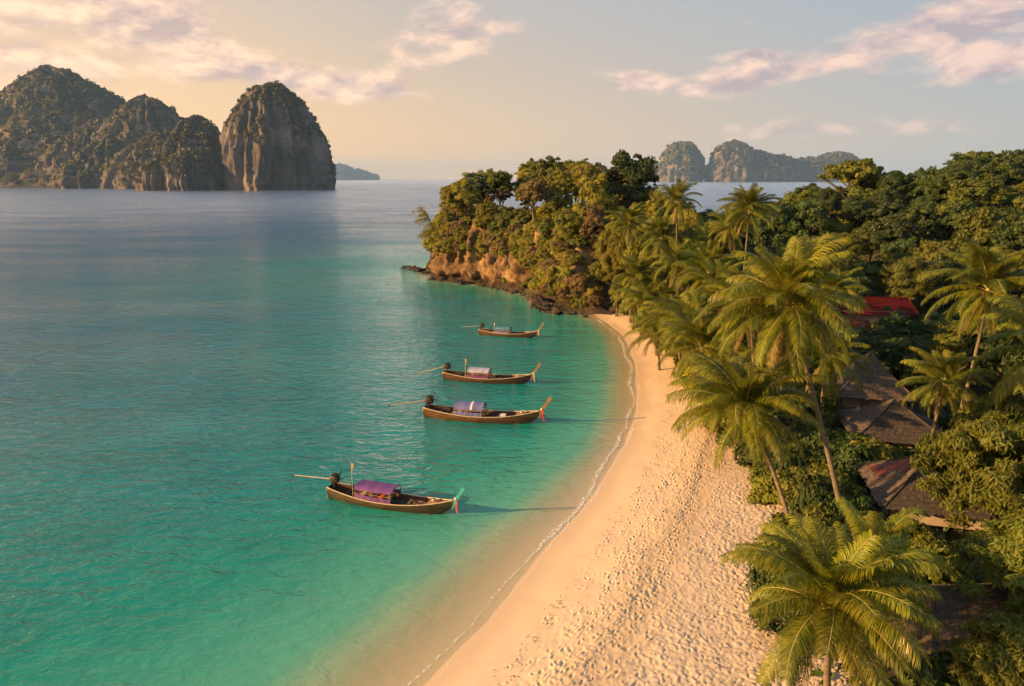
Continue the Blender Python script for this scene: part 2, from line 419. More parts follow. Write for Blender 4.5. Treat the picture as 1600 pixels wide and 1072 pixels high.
# footprints
fr = np.random.default_rng(21)
tracks = []
for k in range(90):                                           # walkers along the beach
    t0 = fr.choice([fr.normal(4.7, 0.8), fr.normal(6.6, 1.3)], p=[.6, .4]); y0 = fr.uniform(22, 112); L = fr.uniform(4, 26); ph = fr.uniform(0, 6)
    n = int(L / 0.55)
    for i in range(n):
        yy = y0 + i * 0.55
        tracks.append((t0 + 0.5 * math.sin(ph + i * 0.09) + 0.11 * (-1) ** i, yy, 0.0))
for k in range(1500): tracks.append((fr.normal(6.2, 1.9), math.exp(fr.uniform(math.log(21), math.log(115))), fr.uniform(-1.5, 1.5)))
for (tt, yy, aa) in tracks:
    if tt < 2.9 or tt > 11 or yy < 20 or yy > 116: continue
    j = int((math.log(yy) - math.log(17.0)) / (math.log(122.0) - math.log(17.0)) * (ny - 1))
    i = int(np.searchsorted(ts, tt))
    dj = max(2, int(0.45 / (yy * 0.00224))); di = 7
    sl = (slice(max(i - di, 0), i + di + 1), slice(max(j - dj, 0), j + dj + 1))
    ex = (TT[sl] - tt) * 1.15; ey = YY[sl] - yy
    c, s = math.cos(aa + 0.35), math.sin(aa + 0.35)
    a = (ex * c + ey * s) / 0.065; b = (-ex * s + ey * c) / 0.145
    fs_ = fr.uniform(0.7, 1.25); q = (a * a + b * b) / fs_ ** 2
    ZZ[sl] += -0.046 * fr.uniform(.4, 1.15) * np.exp(-q) + 0.022 * np.exp(-(np.sqrt(q) - 1.6) ** 2 * 3)
beach = obj('beach', mesh_np('beach', np.stack([XX, YY, ZZ], -1).reshape(-1, 3), grid_faces(nt, ny)[:, ::-1], M_SAND, True, {'inland': TT.ravel()}))
tag(beach, kind='structure')

# ------------------------------------------------------------------ sea
def water_material():
    m, t, o = new_mat('sea_water')
    geo = t.node('ShaderNodeNewGeometry'); P = geo.outputs['Position']
    off = t.attr('offshore').outputs['Fac']
    wn = t.noise(P, 0.05, 3, 0.5)
    o2 = t.math('MULTIPLY', off, t.math('MULTIPLY_ADD', wn, 0.9, 0.55))
    lg = t.math('DIVIDE', t.math('LOGARITHM', t.math('MAXIMUM', t.math('ADD', o2, 1.0), 1.0), 2.718), 7.0)   # ln(1+m)/7
    col = t.ramp(lg, [(0.0, (0.66, 0.50, 0.27)), (0.19, (0.42, 0.42, 0.22)), (0.28, (0.09, 0.31, 0.19)), (0.40, (0.007, 0.235, 0.16)),
                      (0.53, (0.003, 0.165, 0.17)), (0.63, (0.003, 0.10, 0.18)), (0.76, (0.006, 0.07, 0.20)), (1.0, (0.010, 0.055, 0.18))])
    patch = t.noise(P, 0.13, 4, 0.6)
    col = t.mix(t.math('MULTIPLY', t.math('MULTIPLY', t.ramp(patch, [(0.35, 1), (0.65, 0)]), t.ramp(t.math('MULTIPLY', off, 0.05), [(0.25, 0), (0.7, 1)])), 0.45), col, (0.012, 0.10, 0.085))
    opaque = t.ramp(t.math('MULTIPLY', off, 0.1), [(0.0, 0.05), (0.15, 0.28), (0.45, 0.85), (0.70, 1.0)])
    # waves: ripples over short chop over a gentle swell
    v1 = t.mapping(P, (0.55, 1.0, 1.0), rot=(0, 0, R(12)))
    wv = t.noise(v1, 1.15, 3, 0.55, 0.6)
    v2 = t.mapping(P, (0.45, 1.0, 1.0), rot=(0, 0, R(-14)))
    sw = t.noise(v2, 0.33, 2, 0.5, 0.4)
    rp = t.noise(v1, 3.6, 3, 0.6, 0.3)
    h = t.math('ADD', t.math('MULTIPLY', wv, 0.62), t.math('ADD', t.math('MULTIPLY', sw, 0.60), t.math('MULTIPLY', rp, 0.11)))
    calm = t.ramp(t.math('MULTIPLY', off, 0.05), [(0.0, 0.12), (0.5, 0.6), (1.0, 1.0)])
    gust = t.ramp(t.noise(t.mapping(P, (0.012, 0.035, 1)), 1.0, 3, 0.6), [(0.35, 0.45), (0.65, 1.0)])
    bm = t.node('ShaderNodeBump', inp={'Height': h, 'Strength': t.math('MULTIPLY', calm, gust), 'Distance': 1.0})
    dt = t.node('ShaderNodeVectorMath', operation='DOT_PRODUCT'); t.l.new(bm.outputs[0], dt.inputs[0]); t.l.new(geo.outputs['Incoming'], dt.inputs[1])
    fr_ = t.math('MULTIPLY_ADD', t.math('POWER', t.math('SUBTRACT', 1.0, t.math('ABSOLUTE', dt.outputs['Value']), clamp=True), 5.0), 0.98, 0.02)
    bm2 = t.node('ShaderNodeBump', inp={'Height': h, 'Strength': 0.25, 'Distance': 0.5})
    dif = t.node('ShaderNodeBsdfDiffuse', inp={'Color': col, 'Normal': bm2.outputs[0]})
    trn = t.node('ShaderNodeBsdfTransparent', inp={'Color': (0.93, 0.97, 0.93, 1)})
    body = t.node('ShaderNodeMixShader', inp={0: opaque}); t.l.new(trn.outputs[0], body.inputs[1]); t.l.new(dif.outputs[0], body.inputs[2])
    gl = t.node('ShaderNodeBsdfGlossy', inp={'Color': (1, 1, 1, 1), 'Roughness': t.ramp(t.math('MULTIPLY', off, 0.002), [(0.05, 0.045), (0.5, 0.17), (1.0, 0.24)]), 'Normal': bm.outputs[0]})
    mx = t.node('ShaderNodeMixShader', inp={0: fr_}); t.l.new(body.outputs[0], mx.inputs[1]); t.l.new(gl.outputs[0], mx.inputs[2])
    t.l.new(mx.outputs[0], o.inputs[0])
    return m
M_WATER = water_material()
far = [400, 700, 1200, 2200, 4500, 9000, 19500]
wx = np.concatenate([[-q for q in far[::-1]], [-300, -220, -160], np.arange(-120, 40, 1.0), [60, 120, 200, 300], far])
wy = np.concatenate([[-q for q in far[::-1]], [-250, -120, -60, -30, 0], np.arange(14, 130, 0.8), np.arange(130, 260, 2.5), [280, 310], far])
WX, WY = np.meshgrid(wx, wy, indexing='ij')
OFF = -shore_sd(WX, WY)
onb = (WY > 18) & (WY < 119) & (WX < 40)
steep = 0.95 + 0.85 * sstep(34, 66, WY)                         # the beach shelves faster towards its far end
OFF = np.where(onb, (shore_x(np.clip(WY, 18, 121)) - WX) * 0.84, OFF)
OFF = np.where(OFF < 40, OFF * (1 + (steep - 1) * (1 - sstep(8, 40, OFF))), OFF)
sea = obj('sea', mesh_np('sea', np.stack([WX, WY, 0 * WX], -1).reshape(-1, 3), grid_faces(len(wx), len(wy)), M_WATER, True, {'offshore': np.maximum(OFF, 0).ravel()}))
tag(sea, kind='structure')
#==PART2==
# ------------------------------------------------------------------ foam where the ripples break
def foam_line(name, y0, y1, t_c, width, thresh, seed, label):
    n = int((y1 - y0) / 0.05); m = 20
    yy = np.linspace(y0, y1, n)
    cx = t_c + 0.45 * perlin(yy * 0.16, seed + .3) + 0.18 * perlin(yy * 0.7, seed + 5.1) + 0.06 * perlin(yy * 2.6, seed + 2.2)
    wd = width * (0.35 + 1.1 * np.clip(perlin(yy * 0.22, seed + 8.8) + 0.35, 0, 1.2)) * (0.35 + 0.65 * sstep(28, 50, yy))
    a = np.linspace(-1, 1, m)
    A, YF = np.meshgrid(a, yy, indexing='xy')
    T = cx[:, None] + A * wd[:, None] * 0.5
    XF = shore_x(YF) + T * 1.15
    lump = fbm(XF * 5, YF * 5, seed, 3)
    ZF = np.maximum(beach_z(T), 0) + 0.012 + 0.03 * (1 - A ** 2) * width + 0.012 * lump * (1 - A ** 2)
    F = grid_faces(n, m)
    k = fbm(XF * 4.5, YF * 4.5, seed + 3, 3) - 0.5 * np.abs(A) + 0.45 * perlin(YF * 0.3, seed + 1.0)
    keep = (k.ravel()[F].mean(1) > thresh)
    me = mesh_np(name, np.stack([XF, YF, ZF], -1).reshape(-1, 3), F[keep], M_FOAM, True)
    return tag(obj(name, me), label, 'foam', kind='stuff')
def foam_material():
    m, t, o = new_mat('foam')
    geo = t.node('ShaderNodeNewGeometry'); n = t.noise(geo.outputs['Position'], 9.0, 5, 0.7, 0.8)
    d = t.node('ShaderNodeBsdfDiffuse', inp={'Color': (0.85, 0.81, 0.75, 1)}); tr_ = t.node('ShaderNodeBsdfTransparent')
    mx = t.node('ShaderNodeMixShader', inp={0: t.ramp(n, [(0.38, 0.10), (0.62, 0.80)])}); t.l.new(tr_.outputs[0], mx.inputs[1]); t.l.new(d.outputs[0], mx.inputs[2]); t.l.new(mx.outputs[0], o.inputs[0])
    return m
M_FOAM = foam_material()
foam_line('foam', 24, 119, -0.50, 0.46, -0.24, 1.0, 'white foam of small waves breaking along the beach')
foam_line('foam', 24, 119, 0.25, 0.20, -0.20, 7.0, 'thin lace of foam left at the edge of the wet sand')

# ------------------------------------------------------------------ karst islands
def lobe(cx, cy, rx, ry, h, p, q, seed, nth, nv, amp, left=1.0):
    th = np.linspace(0, 2 * np.pi, nth, endpoint=False); v = np.concatenate([np.linspace(-0.03, 0.85, int(nv * .7), endpoint=False), np.linspace(0.85, 1.0, nv - int(nv * .7))])
    TH, V = np.meshgrid(th, v, indexing='ij')
    vv = np.clip(V, 0, 1)
    rad = np.power(np.clip(1 - vv ** p, 0, 1), q)
    cxs, sns = np.cos(TH), np.sin(TH)
    # outline in plan is uneven, walls carry vertical flutes and blocky relief
    pl = 1 + 0.13 * fbm(cxs * 1.3 + seed, sns * 1.3, seed * 1.7, 3)
    X = cx + rx * np.where(cxs < 0, 1 + (left - 1) * np.abs(cxs), 1.0) * rad * pl * cxs; Y = cy + ry * rad * pl * sns; Zz = h * V
    fl = 0.55 - 2.0 * np.abs(fbm(X / 44 + seed, Y / 44, Zz / 240, 3, 0.5)) + 0.5 * fbm(X / 13 + seed, Y / 13, Zz / 60, 3)
    bl = fbm(X / 60, Y / 60, Zz / 60 + seed, 4)
    gul = 0.35 - np.abs(fbm(cxs * 2.6 + seed * 2, sns * 2.6, Zz / 500, 3, 0.6))     # gullies and buttresses running down the slopes
    d = amp * (0.9 * fl + 0.7 * bl + 2.2 * gul)
    notch = -0.35 * amp * np.exp(-((Zz - 4) / 5.0) ** 2)
    fade = np.clip(rad * 1.7, 0, 1)
    X = X + cxs * (d + notch) * fade; Y = Y + sns * (d + notch) * fade
    Zz = Zz + (1 - fade) * 0.5 * d + 0.25 * amp * bl * vv
    return np.stack([X, Y, Zz], -1).reshape(-1, 3), grid_faces(nth, nv, True)

def island(label, lobes, seed, nclump, csize, group=None, detail=(150, 70)):
    c0 = lobes[0]
    root = thing('karst_island', label, 'island', (c0[0], c0[1], 0), 0, group)
    Vs, Fs, b = [], [], 0
    for k, (cx, cy, rx, ry, h, p, q, amp, *lf) in enumerate(lobes):
        v, f = lobe(cx - c0[0], cy - c0[1], rx, ry, h, p, q, seed + k * 3.3, detail[0], detail[1], amp, *lf)
        Vs.append(v); Fs.append(f + b); b += len(v)
    V = np.concatenate(Vs); F = np.concatenate(Fs)
    obj('rock', mesh_np('rock', V, F, M_KARST, True), root)
    # trees and scrub clinging to everything that is not sheer
    P = V[F]; n = np.cross(P[:, 2] - P[:, 0], P[:, 3] - P[:, 1]); A = np.linalg.norm(n, axis=1); n = n / np.maximum(A, 1e-6)[:, None]
    c = P.mean(1)
    scrub = fbm(c[:, 0] / 45, c[:, 1] / 45, c[:, 2] / 70 + seed, 3)
    w = A * np.clip(np.abs(n[:, 2]) * 1.6 - 0.50 + 0.95 * scrub, 0.0, 1.3) * (c[:, 2] > 10 + 18 * np.abs(scrub))
    r = np.random.default_rng(int(seed * 10)); idx = r.choice(len(F), nclump, p=w / w.sum())
    ctr = c[idx] + r.normal(size=(nclump, 3)) * csize * 0.5
    sz = csize * r.uniform(0.6, 1.5, nclump)
    k = 16
    dirs = r.normal(size=(nclump, k, 3)); dirs /= np.linalg.norm(dirs, axis=2)[..., None]
    cen = ctr[:, None] + dirs * sz[:, None, None] * np.array([0.8, 0.8, 0.7])
    t1 = np.cross(dirs, r.normal(size=dirs.shape)); t1 /= np.linalg.norm(t1, axis=2)[..., None]; t2 = np.cross(dirs, t1)
    s = (sz[:, None] * r.uniform(0.35, 0.8, (nclump, k)))[..., None]
    tri = np.stack([cen + t1 * s, cen - 0.5 * t1 * s + 0.87 * t2 * s, cen - 0.5 * t1 * s - 0.87 * t2 * s], 2).reshape(-1, 3)
    o = obj('vegetation', mesh_np('vegetation', tri, np.arange(len(tri)).reshape(-1, 3), M_KARST_VEG), root)
    o['kind'] = 'stuff'
    return root

#            cx     cy    rx   ry    h    p    q   amp
island('steep dome-shaped limestone island with a sheer right face and a low wooded shoulder',
       [(-520, 1545, 113, 115, 219, 2.0, .54, 8, .95), (-692, 1560, 128, 115, 154, 1.25, .72, 8, .8), (-618, 1585, 110, 90, 128, 1.1, .75, 7), (-672, 1482, 62, 60, 80, 2.2, .5, 7), (-735, 1500, 62, 60, 66, 2.0, .55, 7)], 1.7, 11500, 3.6, None, (230, 100))
island('tallest broad limestone mountain island at the left edge with its smaller second peak',
       [(-1425, 2230, 570, 330, 362, 1.0, .78, 13, .62), (-990, 1950, 190, 180, 240, 1.15, .64, 11), (-1180, 2060, 230, 170, 190, 1.3, .65, 11), (-880, 1800, 170, 140, 135, 1.25, .68, 10), (-1040, 1830, 150, 110, 120, 1.3, .68, 10), (-1900, 2150, 260, 200, 150, 1.6, .55, 13)], 4.1, 11500, 4.4, None, (230, 100))
island('round-topped limestone stack standing alone at the left end of the far island row',
       [(1315, 5500, 170, 170, 285, 2.4, .46, 16), (1190, 5560, 130, 130, 130, 2.0, .5, 12)], 6.3, 3000, 13, 'far limestone islands', (90, 46))
island('long far limestone island with a bluff left end and a falling wooded ridge',
       [(1700, 5450, 190, 190, 290, 2.3, .45, 16), (1880, 5480, 220, 190, 225, 1.9, .5, 16), (2050, 5500, 240, 190, 190, 1.8, .5, 16), (2330, 5600, 380, 220, 170, 1.6, .55, 16), (2600, 5650, 240, 220, 215, 1.8, .5, 16)], 8.9, 6000, 13, 'far limestone islands', (90, 46))
island('faint flat-topped island on the horizon right of the big dome',
       [(-3000, 12000, 330, 300, 225, 3.0, .4, 20), (-2700, 12100, 250, 250, 150, 2.2, .5, 20), (-2480, 12200, 170, 170, 90, 2.0, .5, 16)], 2.9, 1500, 26, None, (70, 36))

# ------------------------------------------------------------------ headland cliff and the rocks at its foot
def resample(pts, step):
    pts = np.array(pts, float); d = np.r_[0, np.cumsum(np.hypot(*np.diff(pts, axis=0).T))]
    s = np.arange(0, d[-1], step)
    q = np.stack([np.interp(s, d, pts[:, 0]), np.interp(s, d, pts[:, 1])], 1)
    k = np.ones(13) / 13
    pad = np.pad(q, ((6, 6), (0, 0)), 'edge'); pad[:6] = q[0] + (q[0] - q[6:0:-1]); 
    return s, np.stack([np.convolve(pad[:, 0], k, 'valid'), np.convolve(pad[:, 1], k, 'valid')], 1)
cs, cp = resample([(17.0, 119.5)] + ROCKY[:-1], 0.4)
tang = np.gradient(cp, axis=0); tang /= np.linalg.norm(tang, axis=1)[:, None]
outw = np.stack([-tang[:, 1], tang[:, 0]], 1)                          # towards the sea
hh = 0.6 + 13.5 * sstep(2, 22, cs)
nvr, ncap = 44, 8
rows = []
for j in range(nvr):
    f = j / (nvr - 1); z = -1.2 + f * (hh + 1.2)
    rel = 1.9 * fbm(cs * 0.11, z * 0.07, 1.3, 3) + 1.1 * np.abs(perlin(cs * 0.33, z * 0.10, 5.0)) + 0.55 * fbm(cs * 0.6, z * 0.55, 8.1, 4) + 0.22 * perlin(cs * 2.0, z * 1.6, 3.3)
    rel = rel + 2.6 * (np.abs(fbm(cs * 0.13, z * 0.05, 2.0, 3)) - .3) + 1.2 * (np.abs(perlin(cs * 0.42, z * 0.30, 6.0)) - .3) + 0.5 * np.abs(perlin(cs * 1.1, z * 0.9, 1.0))
    rel = rel + 0.35 * np.round(1.4 * perlin(cs * 0.5, z * 0.8, 4.4))
    rel = rel * np.minimum(1, hh / 6) - 1.0 * np.exp(-((z - 0.9) / 0.8) ** 2) * np.minimum(1, hh / 5)
    lean = 0.10 * z + 2.2 * f ** 3
    rows.append(np.c_[cp + outw * (rel - lean - 0.3)[:, None], z])
top = rows[-1]
for j in range(1, ncap + 1):
    q = top[:, :2] - outw * (j * 1.0); zz = land_z(q[:, 0], q[:, 1])
    k = j / ncap
    rows.append(np.c_[q, top[:, 2] * (1 - k) + (zz - 0.1) * k + 0.4 * perlin(q[:, 0] * .4, q[:, 1] * .4)])
CV = np.stack(rows, 1)
cliff = obj('headland_cliff', mesh_np('headland_cliff', CV.reshape(-1, 3), grid_faces(len(cs), nvr + ncap), M_CLIFF, False))
tag(cliff, kind='structure')

def boulder_mesh(seed):
    bm = bmesh.new(); bmesh.ops.create_icosphere(bm, subdivisions=3, radius=1.0)
    r = random.Random(seed); cuts = [(Vector((r.gauss(0, 1), r.gauss(0, 1), r.gauss(0, 1))).normalized(), r.uniform(.5, .85)) for _ in range(9)]
    for v in bm.verts:
        for n, d in cuts:
            k = v.co.dot(n)
            if k > d: v.co -= n * (k - d) * 0.9
        c = v.co
        v.co *= 1 + 0.12 * float(fbm(np.array(c.x * 2.2 + seed), np.array(c.y * 2.2), np.array(c.z * 2.2), 3))
        v.co.z *= 0.62
    me = bpy.data.meshes.new('boulder'); bm.to_mesh(me); bm.free(); me.materials.append(M_BOULDER); return me
BOULD = [boulder_mesh(k * 5 + 1) for k in range(7)]
br = random.Random(4)
def rocks(n, path, spread, smin, smax, label, group):
    path = np.array(path, float)
    for k in range(n):
        f = br.random() * (len(path) - 1); i = int(f); p = path[i] * (1 - f + i) + path[i + 1] * (f - i)
        s = br.uniform(smin, smax) * (1.3 if br.random() < .15 else .8)
        x, y = p[0] + br.gauss(0, spread), p[1] + br.gauss(0, spread)
        o = obj('boulder', BOULD[br.randrange(7)], None, (x, y, max(-0.1, min(lz(x, y), 0.5)) + 0.10 * s), (br.uniform(-.3, .3), br.uniform(-.3, .3), br.uniform(0, 6.3)), (s * br.uniform(.9, 1.6), s * br.uniform(.7, 1.1), s * br.uniform(.5, 1.0)))
        tag(o, label, 'rock', group)
rocks(58, [(13.5, 121.5), (9, 124.0), (4.5, 128), (6.5, 133), (5, 138)], 1.1, 0.5, 1.5, 'wet boulder on the shelf by the beach end', 'rocks of the shelf beside the beach')
rocks(30, [(5, 140), (-3, 152), (-8, 156)], 0.9, 0.4, 1.1, 'wet boulder below the bare orange cliff', 'rocks below the bare cliff')
rocks(26, [(-9, 158.5), (-16, 163), (-20, 168)], 0.9, 0.5, 1.3, 'wet boulder at the left headland corner', 'rocks at the headland corner')
rocks(22, [(-21, 176), (-25, 184), (-30, 190)], 1.0, 0.6, 1.7, 'black boulder of the reef off the headland', 'rocks of the reef off the headland tip')

# ------------------------------------------------------------------ long-tail boats
M_HULL = pbr('boat_hull_wood', (0.105, 0.048, 0.02), (0.03, 0.017, 0.011), 2.6, 0.55, 0.35, 8, stretch=(.35, 1, 2.5))
M_HULL_GREEN = pbr('boat_hull_olive', (0.075, 0.053, 0.019), (0.024, 0.019, 0.011), 2.6, 0.55, 0.35, 8, stretch=(.35, 1, 2.5))
M_HULL_GOLD = pbr('boat_hull_gold', (0.15, 0.072, 0.022), (0.045, 0.024, 0.012), 2.6, 0.5, 0.35, 8, stretch=(.35, 1, 2.5))
M_INNER = pbr('boat_inside_wood', (0.11, 0.055, 0.035), (0.07, 0.038, 0.026), 2.0, 0.75, 0.3, 8, stretch=(.4, 1, 1))
M_DECK = pbr('boat_deck_wood', (0.30, 0.165, 0.07), (0.20, 0.11, 0.05), 2.0, 0.65, 0.3, 8, stretch=(.3, 2, 1))
M_TRIM = pbr('boat_trim_paint', (0.52, 0.40, 0.24), (0.36, 0.25, 0.14), 4.0, 0.6, 0.2)
M_IRON = pbr('engine_iron', (0.035, 0.028, 0.024), (0.06, 0.04, 0.03), 5.0, 0.55, 0.4, 12, metallic=0.3)
M_STEEL = pbr('shaft_steel', (0.32, 0.28, 0.23), (0.20, 0.16, 0.12), 6.0, 0.45, 0.1, metallic=0.6)
M_ROPE = pbr('rope', (0.50, 0.42, 0.29), (0.38, 0.30, 0.2), 9, 0.9, 0.3)
def cloth(name, a, b): return pbr(name, a, b, 1.6, 0.75, 0.25, 7)
PAL = {
    'purple': cloth('purple_canvas', (0.155, 0.055, 0.19), (0.105, 0.038, 0.135)),
    'violet': cloth('violet_canvas', (0.15, 0.145, 0.30), (0.10, 0.10, 0.22)),
    'lilac': cloth('lilac_canvas', (0.37, 0.35, 0.40), (0.27, 0.25, 0.32)),
    'teal': cloth('teal_canvas', (0.09, 0.23, 0.28), (0.045, 0.10, 0.17)),
    'magenta': cloth('plum_canvas', (0.17, 0.04, 0.145), (0.11, 0.03, 0.10)),
    'white': cloth('white_canvas', (0.62, 0.58, 0.55), (0.5, 0.46, 0.42)),
    'orange': cloth('orange_ribbon', (0.62, 0.13, 0.03), (0.5, 0.09, 0.03)),
    'red': cloth('red_ribbon', (0.62, 0.04, 0.03), (0.45, 0.03, 0.03)),
    'cream': cloth('cream_ribbon', (0.60, 0.45, 0.26), (0.5, 0.36, 0.2)),
    'yellow': cloth('yellow_ribbon', (0.75, 0.42, 0.06), (0.65, 0.32, 0.05)),
    'turq': cloth('turquoise_paint', (0.05, 0.36, 0.33), (0.04, 0.28, 0.27)),
    'bare': M_DECK,
}
NS, NR = 44, 11
def hull_curves(x):
    """half beam, sheer height, keel height at x in [-5, 5.2]"""
    f = (x + 5.0) / 10.2
    b = 0.98 * (1 - max(0, (f - 0.42) / 0.58) ** 2.1) * (1 - 0.50 * max(0, (0.42 - f) / 0.42) ** 1.8)
    sh = 0.50 + 0.62 * max(0, (f - 0.45) / 0.55) ** 2.2 + 0.36 * max(0, (0.42 - f) / 0.42) ** 1.7
    k = -0.32 + 1.0 * max(0, (f - 0.80) / 0.20) ** 1.8 + 0.22 * max(0, (0.15 - f) / 0.15) ** 1.5
    return max(b, 0.04), sh, min(k, sh - 0.12)

def hull_surface(inset, lift, strakes):
    g = []
    for i in range(NS):
        x = -5 + 10.2 * i / (NS - 1); b, sh, k = hull_curves(x); row = []
        for j in range(-NR, NR + 1):
            a = abs(j) / NR
            y = b * math.sin(min(1, a ** 0.78) * math.pi / 2) ** 0.9
            z = k + (sh - k) * (a ** 1.9)
            if strakes: y += 0.035 * ((a * 6) % 1.0) * (1 if a < 1 else 0)
            y = max(0, y - inset) * (1 if j > 0 else -1)
            row.append((x, y, z + lift * (1 - a)))
        g.append(row)
    return g

def make_boat(name, label, start, end, hullmat, canopy, side, prow, ribbon, mast=None, stripe=False, arch=0.22, prow_len=1.0, shaft_drop=0.0, canopy_x=(-2.5, 0.55)):
    ax, ay = start; bx, by = end
    L = math.hypot(bx - ax, by - ay); sc = L / 9.6
    root = thing(name, label, 'boat', ((ax + bx) / 2, (ay + by) / 2, 0.0), math.atan2(by - ay, bx - ax), 'long-tail boats moored in the bay')
    root.scale = (sc,) * 3
    m = MB(); n = 2 * NR + 1
    for inset, lift, st, flip in ((0, 0, True, False), (0.05, 0.05, False, True)):
        g = hull_surface(inset, lift, st); vs = [v for r in g for v in r]
        fs = [(i * n + j, (i + 1) * n + j, (i + 1) * n + j + 1, i * n + j + 1) for i in range(NS - 1) for j in range(n - 1)]
        if flip: fs = [f[::-1] for f in fs]
        m.add(vs, fs)
    # transom
    g = hull_surface(0, 0, False)[0]; m.add([(p[0], p[1], p[2]) for p in g], [tuple(range(n))])
    hull = m.build('hull', hullmat, root, True)
    mod = hull.modifiers.new('edge', 'EDGE_SPLIT'); mod.split_angle = R(40)
    inn = MB(); g = hull_surface(0.07, 0.09, False)
    vs = [v for r in g[1:] for v in r]; inn.add(vs, [(i * n + j, i * n + j + 1, (i + 1) * n + j + 1, (i + 1) * n + j) for i in range(NS - 2) for j in range(n - 1)])
    lining = inn.build('lining', M_INNER, root, True)
    for sgn in (-1, 1):                                            # rubbing strake on each side
        pts = [(-5 + 10.2 * i / 40, sgn * (hull_curves(-5 + 10.2 * i / 40)[0] + 0.0), hull_curves(-5 + 10.2 * i / 40)[1] + 0.015) for i in range(41)]
        MB().tube(pts, 0.045, 6).build('gunwale', M_TRIM, root, True)
    for k in range(7):                                             # ribs and thwarts inside the hull
        x = -3.6 + k * 1.02; b, sh, kz = hull_curves(x)
        MB().box((x, 0, sh - 0.26), (0.16 if k % 2 else 0.07, 2 * b - 0.22, 0.05)).build('thwart', M_DECK if k % 2 else M_INNER, lining)
    nb = 5
    for k in range(nb):                                            # floor boards
        w = 1.1 / nb
        MB().box((0.3, (k - (nb - 1) / 2) * w, 0.02), (6.4, w - 0.025, 0.04)).build('floor_board', M_INNER, lining)
    for k in range(6):                                             # planks of the foredeck
        x0 = 3.15 + k * 0.29; x1 = x0 + 0.27; b0, s0, _ = hull_curves(x0); b1, s1, _ = hull_curves(x1); b0 -= .06; b1 -= .06
        MB().add([(x0, -b0, s0 - .05), (x1, -b1, s1 - .05), (x1, b1, s1 - .05), (x0, b0, s0 - .05), (x0, -b0, s0 - .10), (x1, -b1, s1 - .10), (x1, b1, s1 - .10), (x0, b0, s0 - .10)],
                 [(0, 1, 2, 3), (7, 6, 5, 4), (0, 4, 5, 1), (1, 5, 6, 2), (2, 6, 7, 3), (3, 7, 4, 0)]).build('deck_plank', M_DECK, root)
    MB().box((3.10, 0, 0.46), (0.06, 2 * hull_curves(3.1)[0] - 0.42, 0.36)).build('bulkhead', M_DECK, root)
    # stem post
    b, sh, kz = hull_curves(5.0); P0 = Vector((4.95, 0, sh - 0.55)); P1 = Vector((5.25, 0, sh + 0.05)); P2 = P1 + Vector((0.42, 0, 0.62)) * prow_len; P3 = P2 + Vector((0.30, 0, 0.50)) * prow_len
    st = MB()
    for i, (a, c, w0, w1, d0, d1) in enumerate(((P0, P1, .12, .15, .30, .32), (P1, P2, .15, .12, .32, .24), (P2, P3, .12, .14, .24, .26))):
        ax_ = (c - a).normalized(); nn = Vector((-ax_.z, 0, ax_.x))
        v = [a + nn * s * d0 / 2 + Vector((0, t * w0 / 2, 0)) for s in (-1, 1) for t in (-1, 1)] + [c + nn * s * d1 / 2 + Vector((0, t * w1 / 2, 0)) for s in (-1, 1) for t in (-1, 1)]
        st.add(v, [(0, 1, 5, 4), (3, 2, 6, 7), (2, 0, 4, 6), (1, 3, 7, 5), (4, 5, 7, 6), (0, 2, 3, 1)])
    stem = st.build('prow', M_DECK if prow == 'bare' else PAL[prow], root)
    MB().tube([P1 + Vector((0.03, 0, 0.10)), P1 + Vector((0.12, 0, 0.22))], 0.13, 8).build('binding', PAL['white'], stem, True)
    for k in range(3):                                             # ribbons tied round the prow
        rb = MB(); w = 0.035; yy = 0.05 * (k - 1) - 0.10; ln = 0.95 - 0.15 * k
        pts = [P1 + Vector((0.14 + 0.05 * math.sin(q * 1.3 + k) + 0.02 * q, yy - 0.02 * q + .03 * math.sin(q + k), 0.14 - ln * q / 6)) for q in range(7)]
        rb.add([p + Vector((s * w, 0.012 * t, 0)) for p in pts for s, t in ((-1, -1), (1, -1), (1, 1), (-1, 1))],
               [(4 * q + e, 4 * q + (e + 1) % 4, 4 * q + 4 + (e + 1) % 4, 4 * q + 4 + e) for q in range(6) for e in range(4)] + [(0, 3, 2, 1), (24, 25, 26, 27)])
        rb.build('ribbon', PAL[ribbon], stem)
    # canopy
    x0, x1 = canopy_x; hw = 0.80; zt = 1.50; na = 12; nl = 9
    cm = MB(); top = []
    for i in range(nl + 1):
        x = x0 + (x1 - x0) * i / nl; sag = -0.035 * math.sin(math.pi * ((i * 3 / nl) % 1))
        for j in range(na + 1):
            a = -1 + 2 * j / na
            top.append((x, a * hw, zt - arch * abs(a) ** 2.4 - (0.10 if abs(a) > .97 else 0) + sag))
    N = na + 1
    fs = [(i * N + j, (i + 1) * N + j, (i + 1) * N + j + 1, i * N + j + 1) for i in range(nl) for j in range(na)]
    cm.add(top, fs); cm.add([(x, y, z - 0.02) for x, y, z in top], [f[::-1] for f in fs])
    T0 = len(top); E_ = [i * N for i in range(nl + 1)]; E2 = [i * N + na for i in range(nl + 1)]
    cm.f += [(E_[i], T0 + E_[i], T0 + E_[i + 1], E_[i + 1]) for i in range(nl)] + [(E2[i + 1], T0 + E2[i + 1], T0 + E2[i], E2[i]) for i in range(nl)]
    cm.f += [(j + 1, T0 + j + 1, T0 + j, j) for j in range(na)] + [(nl * N + j, T0 + nl * N + j, T0 + nl * N + j + 1, nl * N + j + 1) for j in range(na)]
    cano = cm.build('canopy', PAL[canopy], root, True)
    em = cano.modifiers.new('edge', 'EDGE_SPLIT'); em.split_angle = R(50)
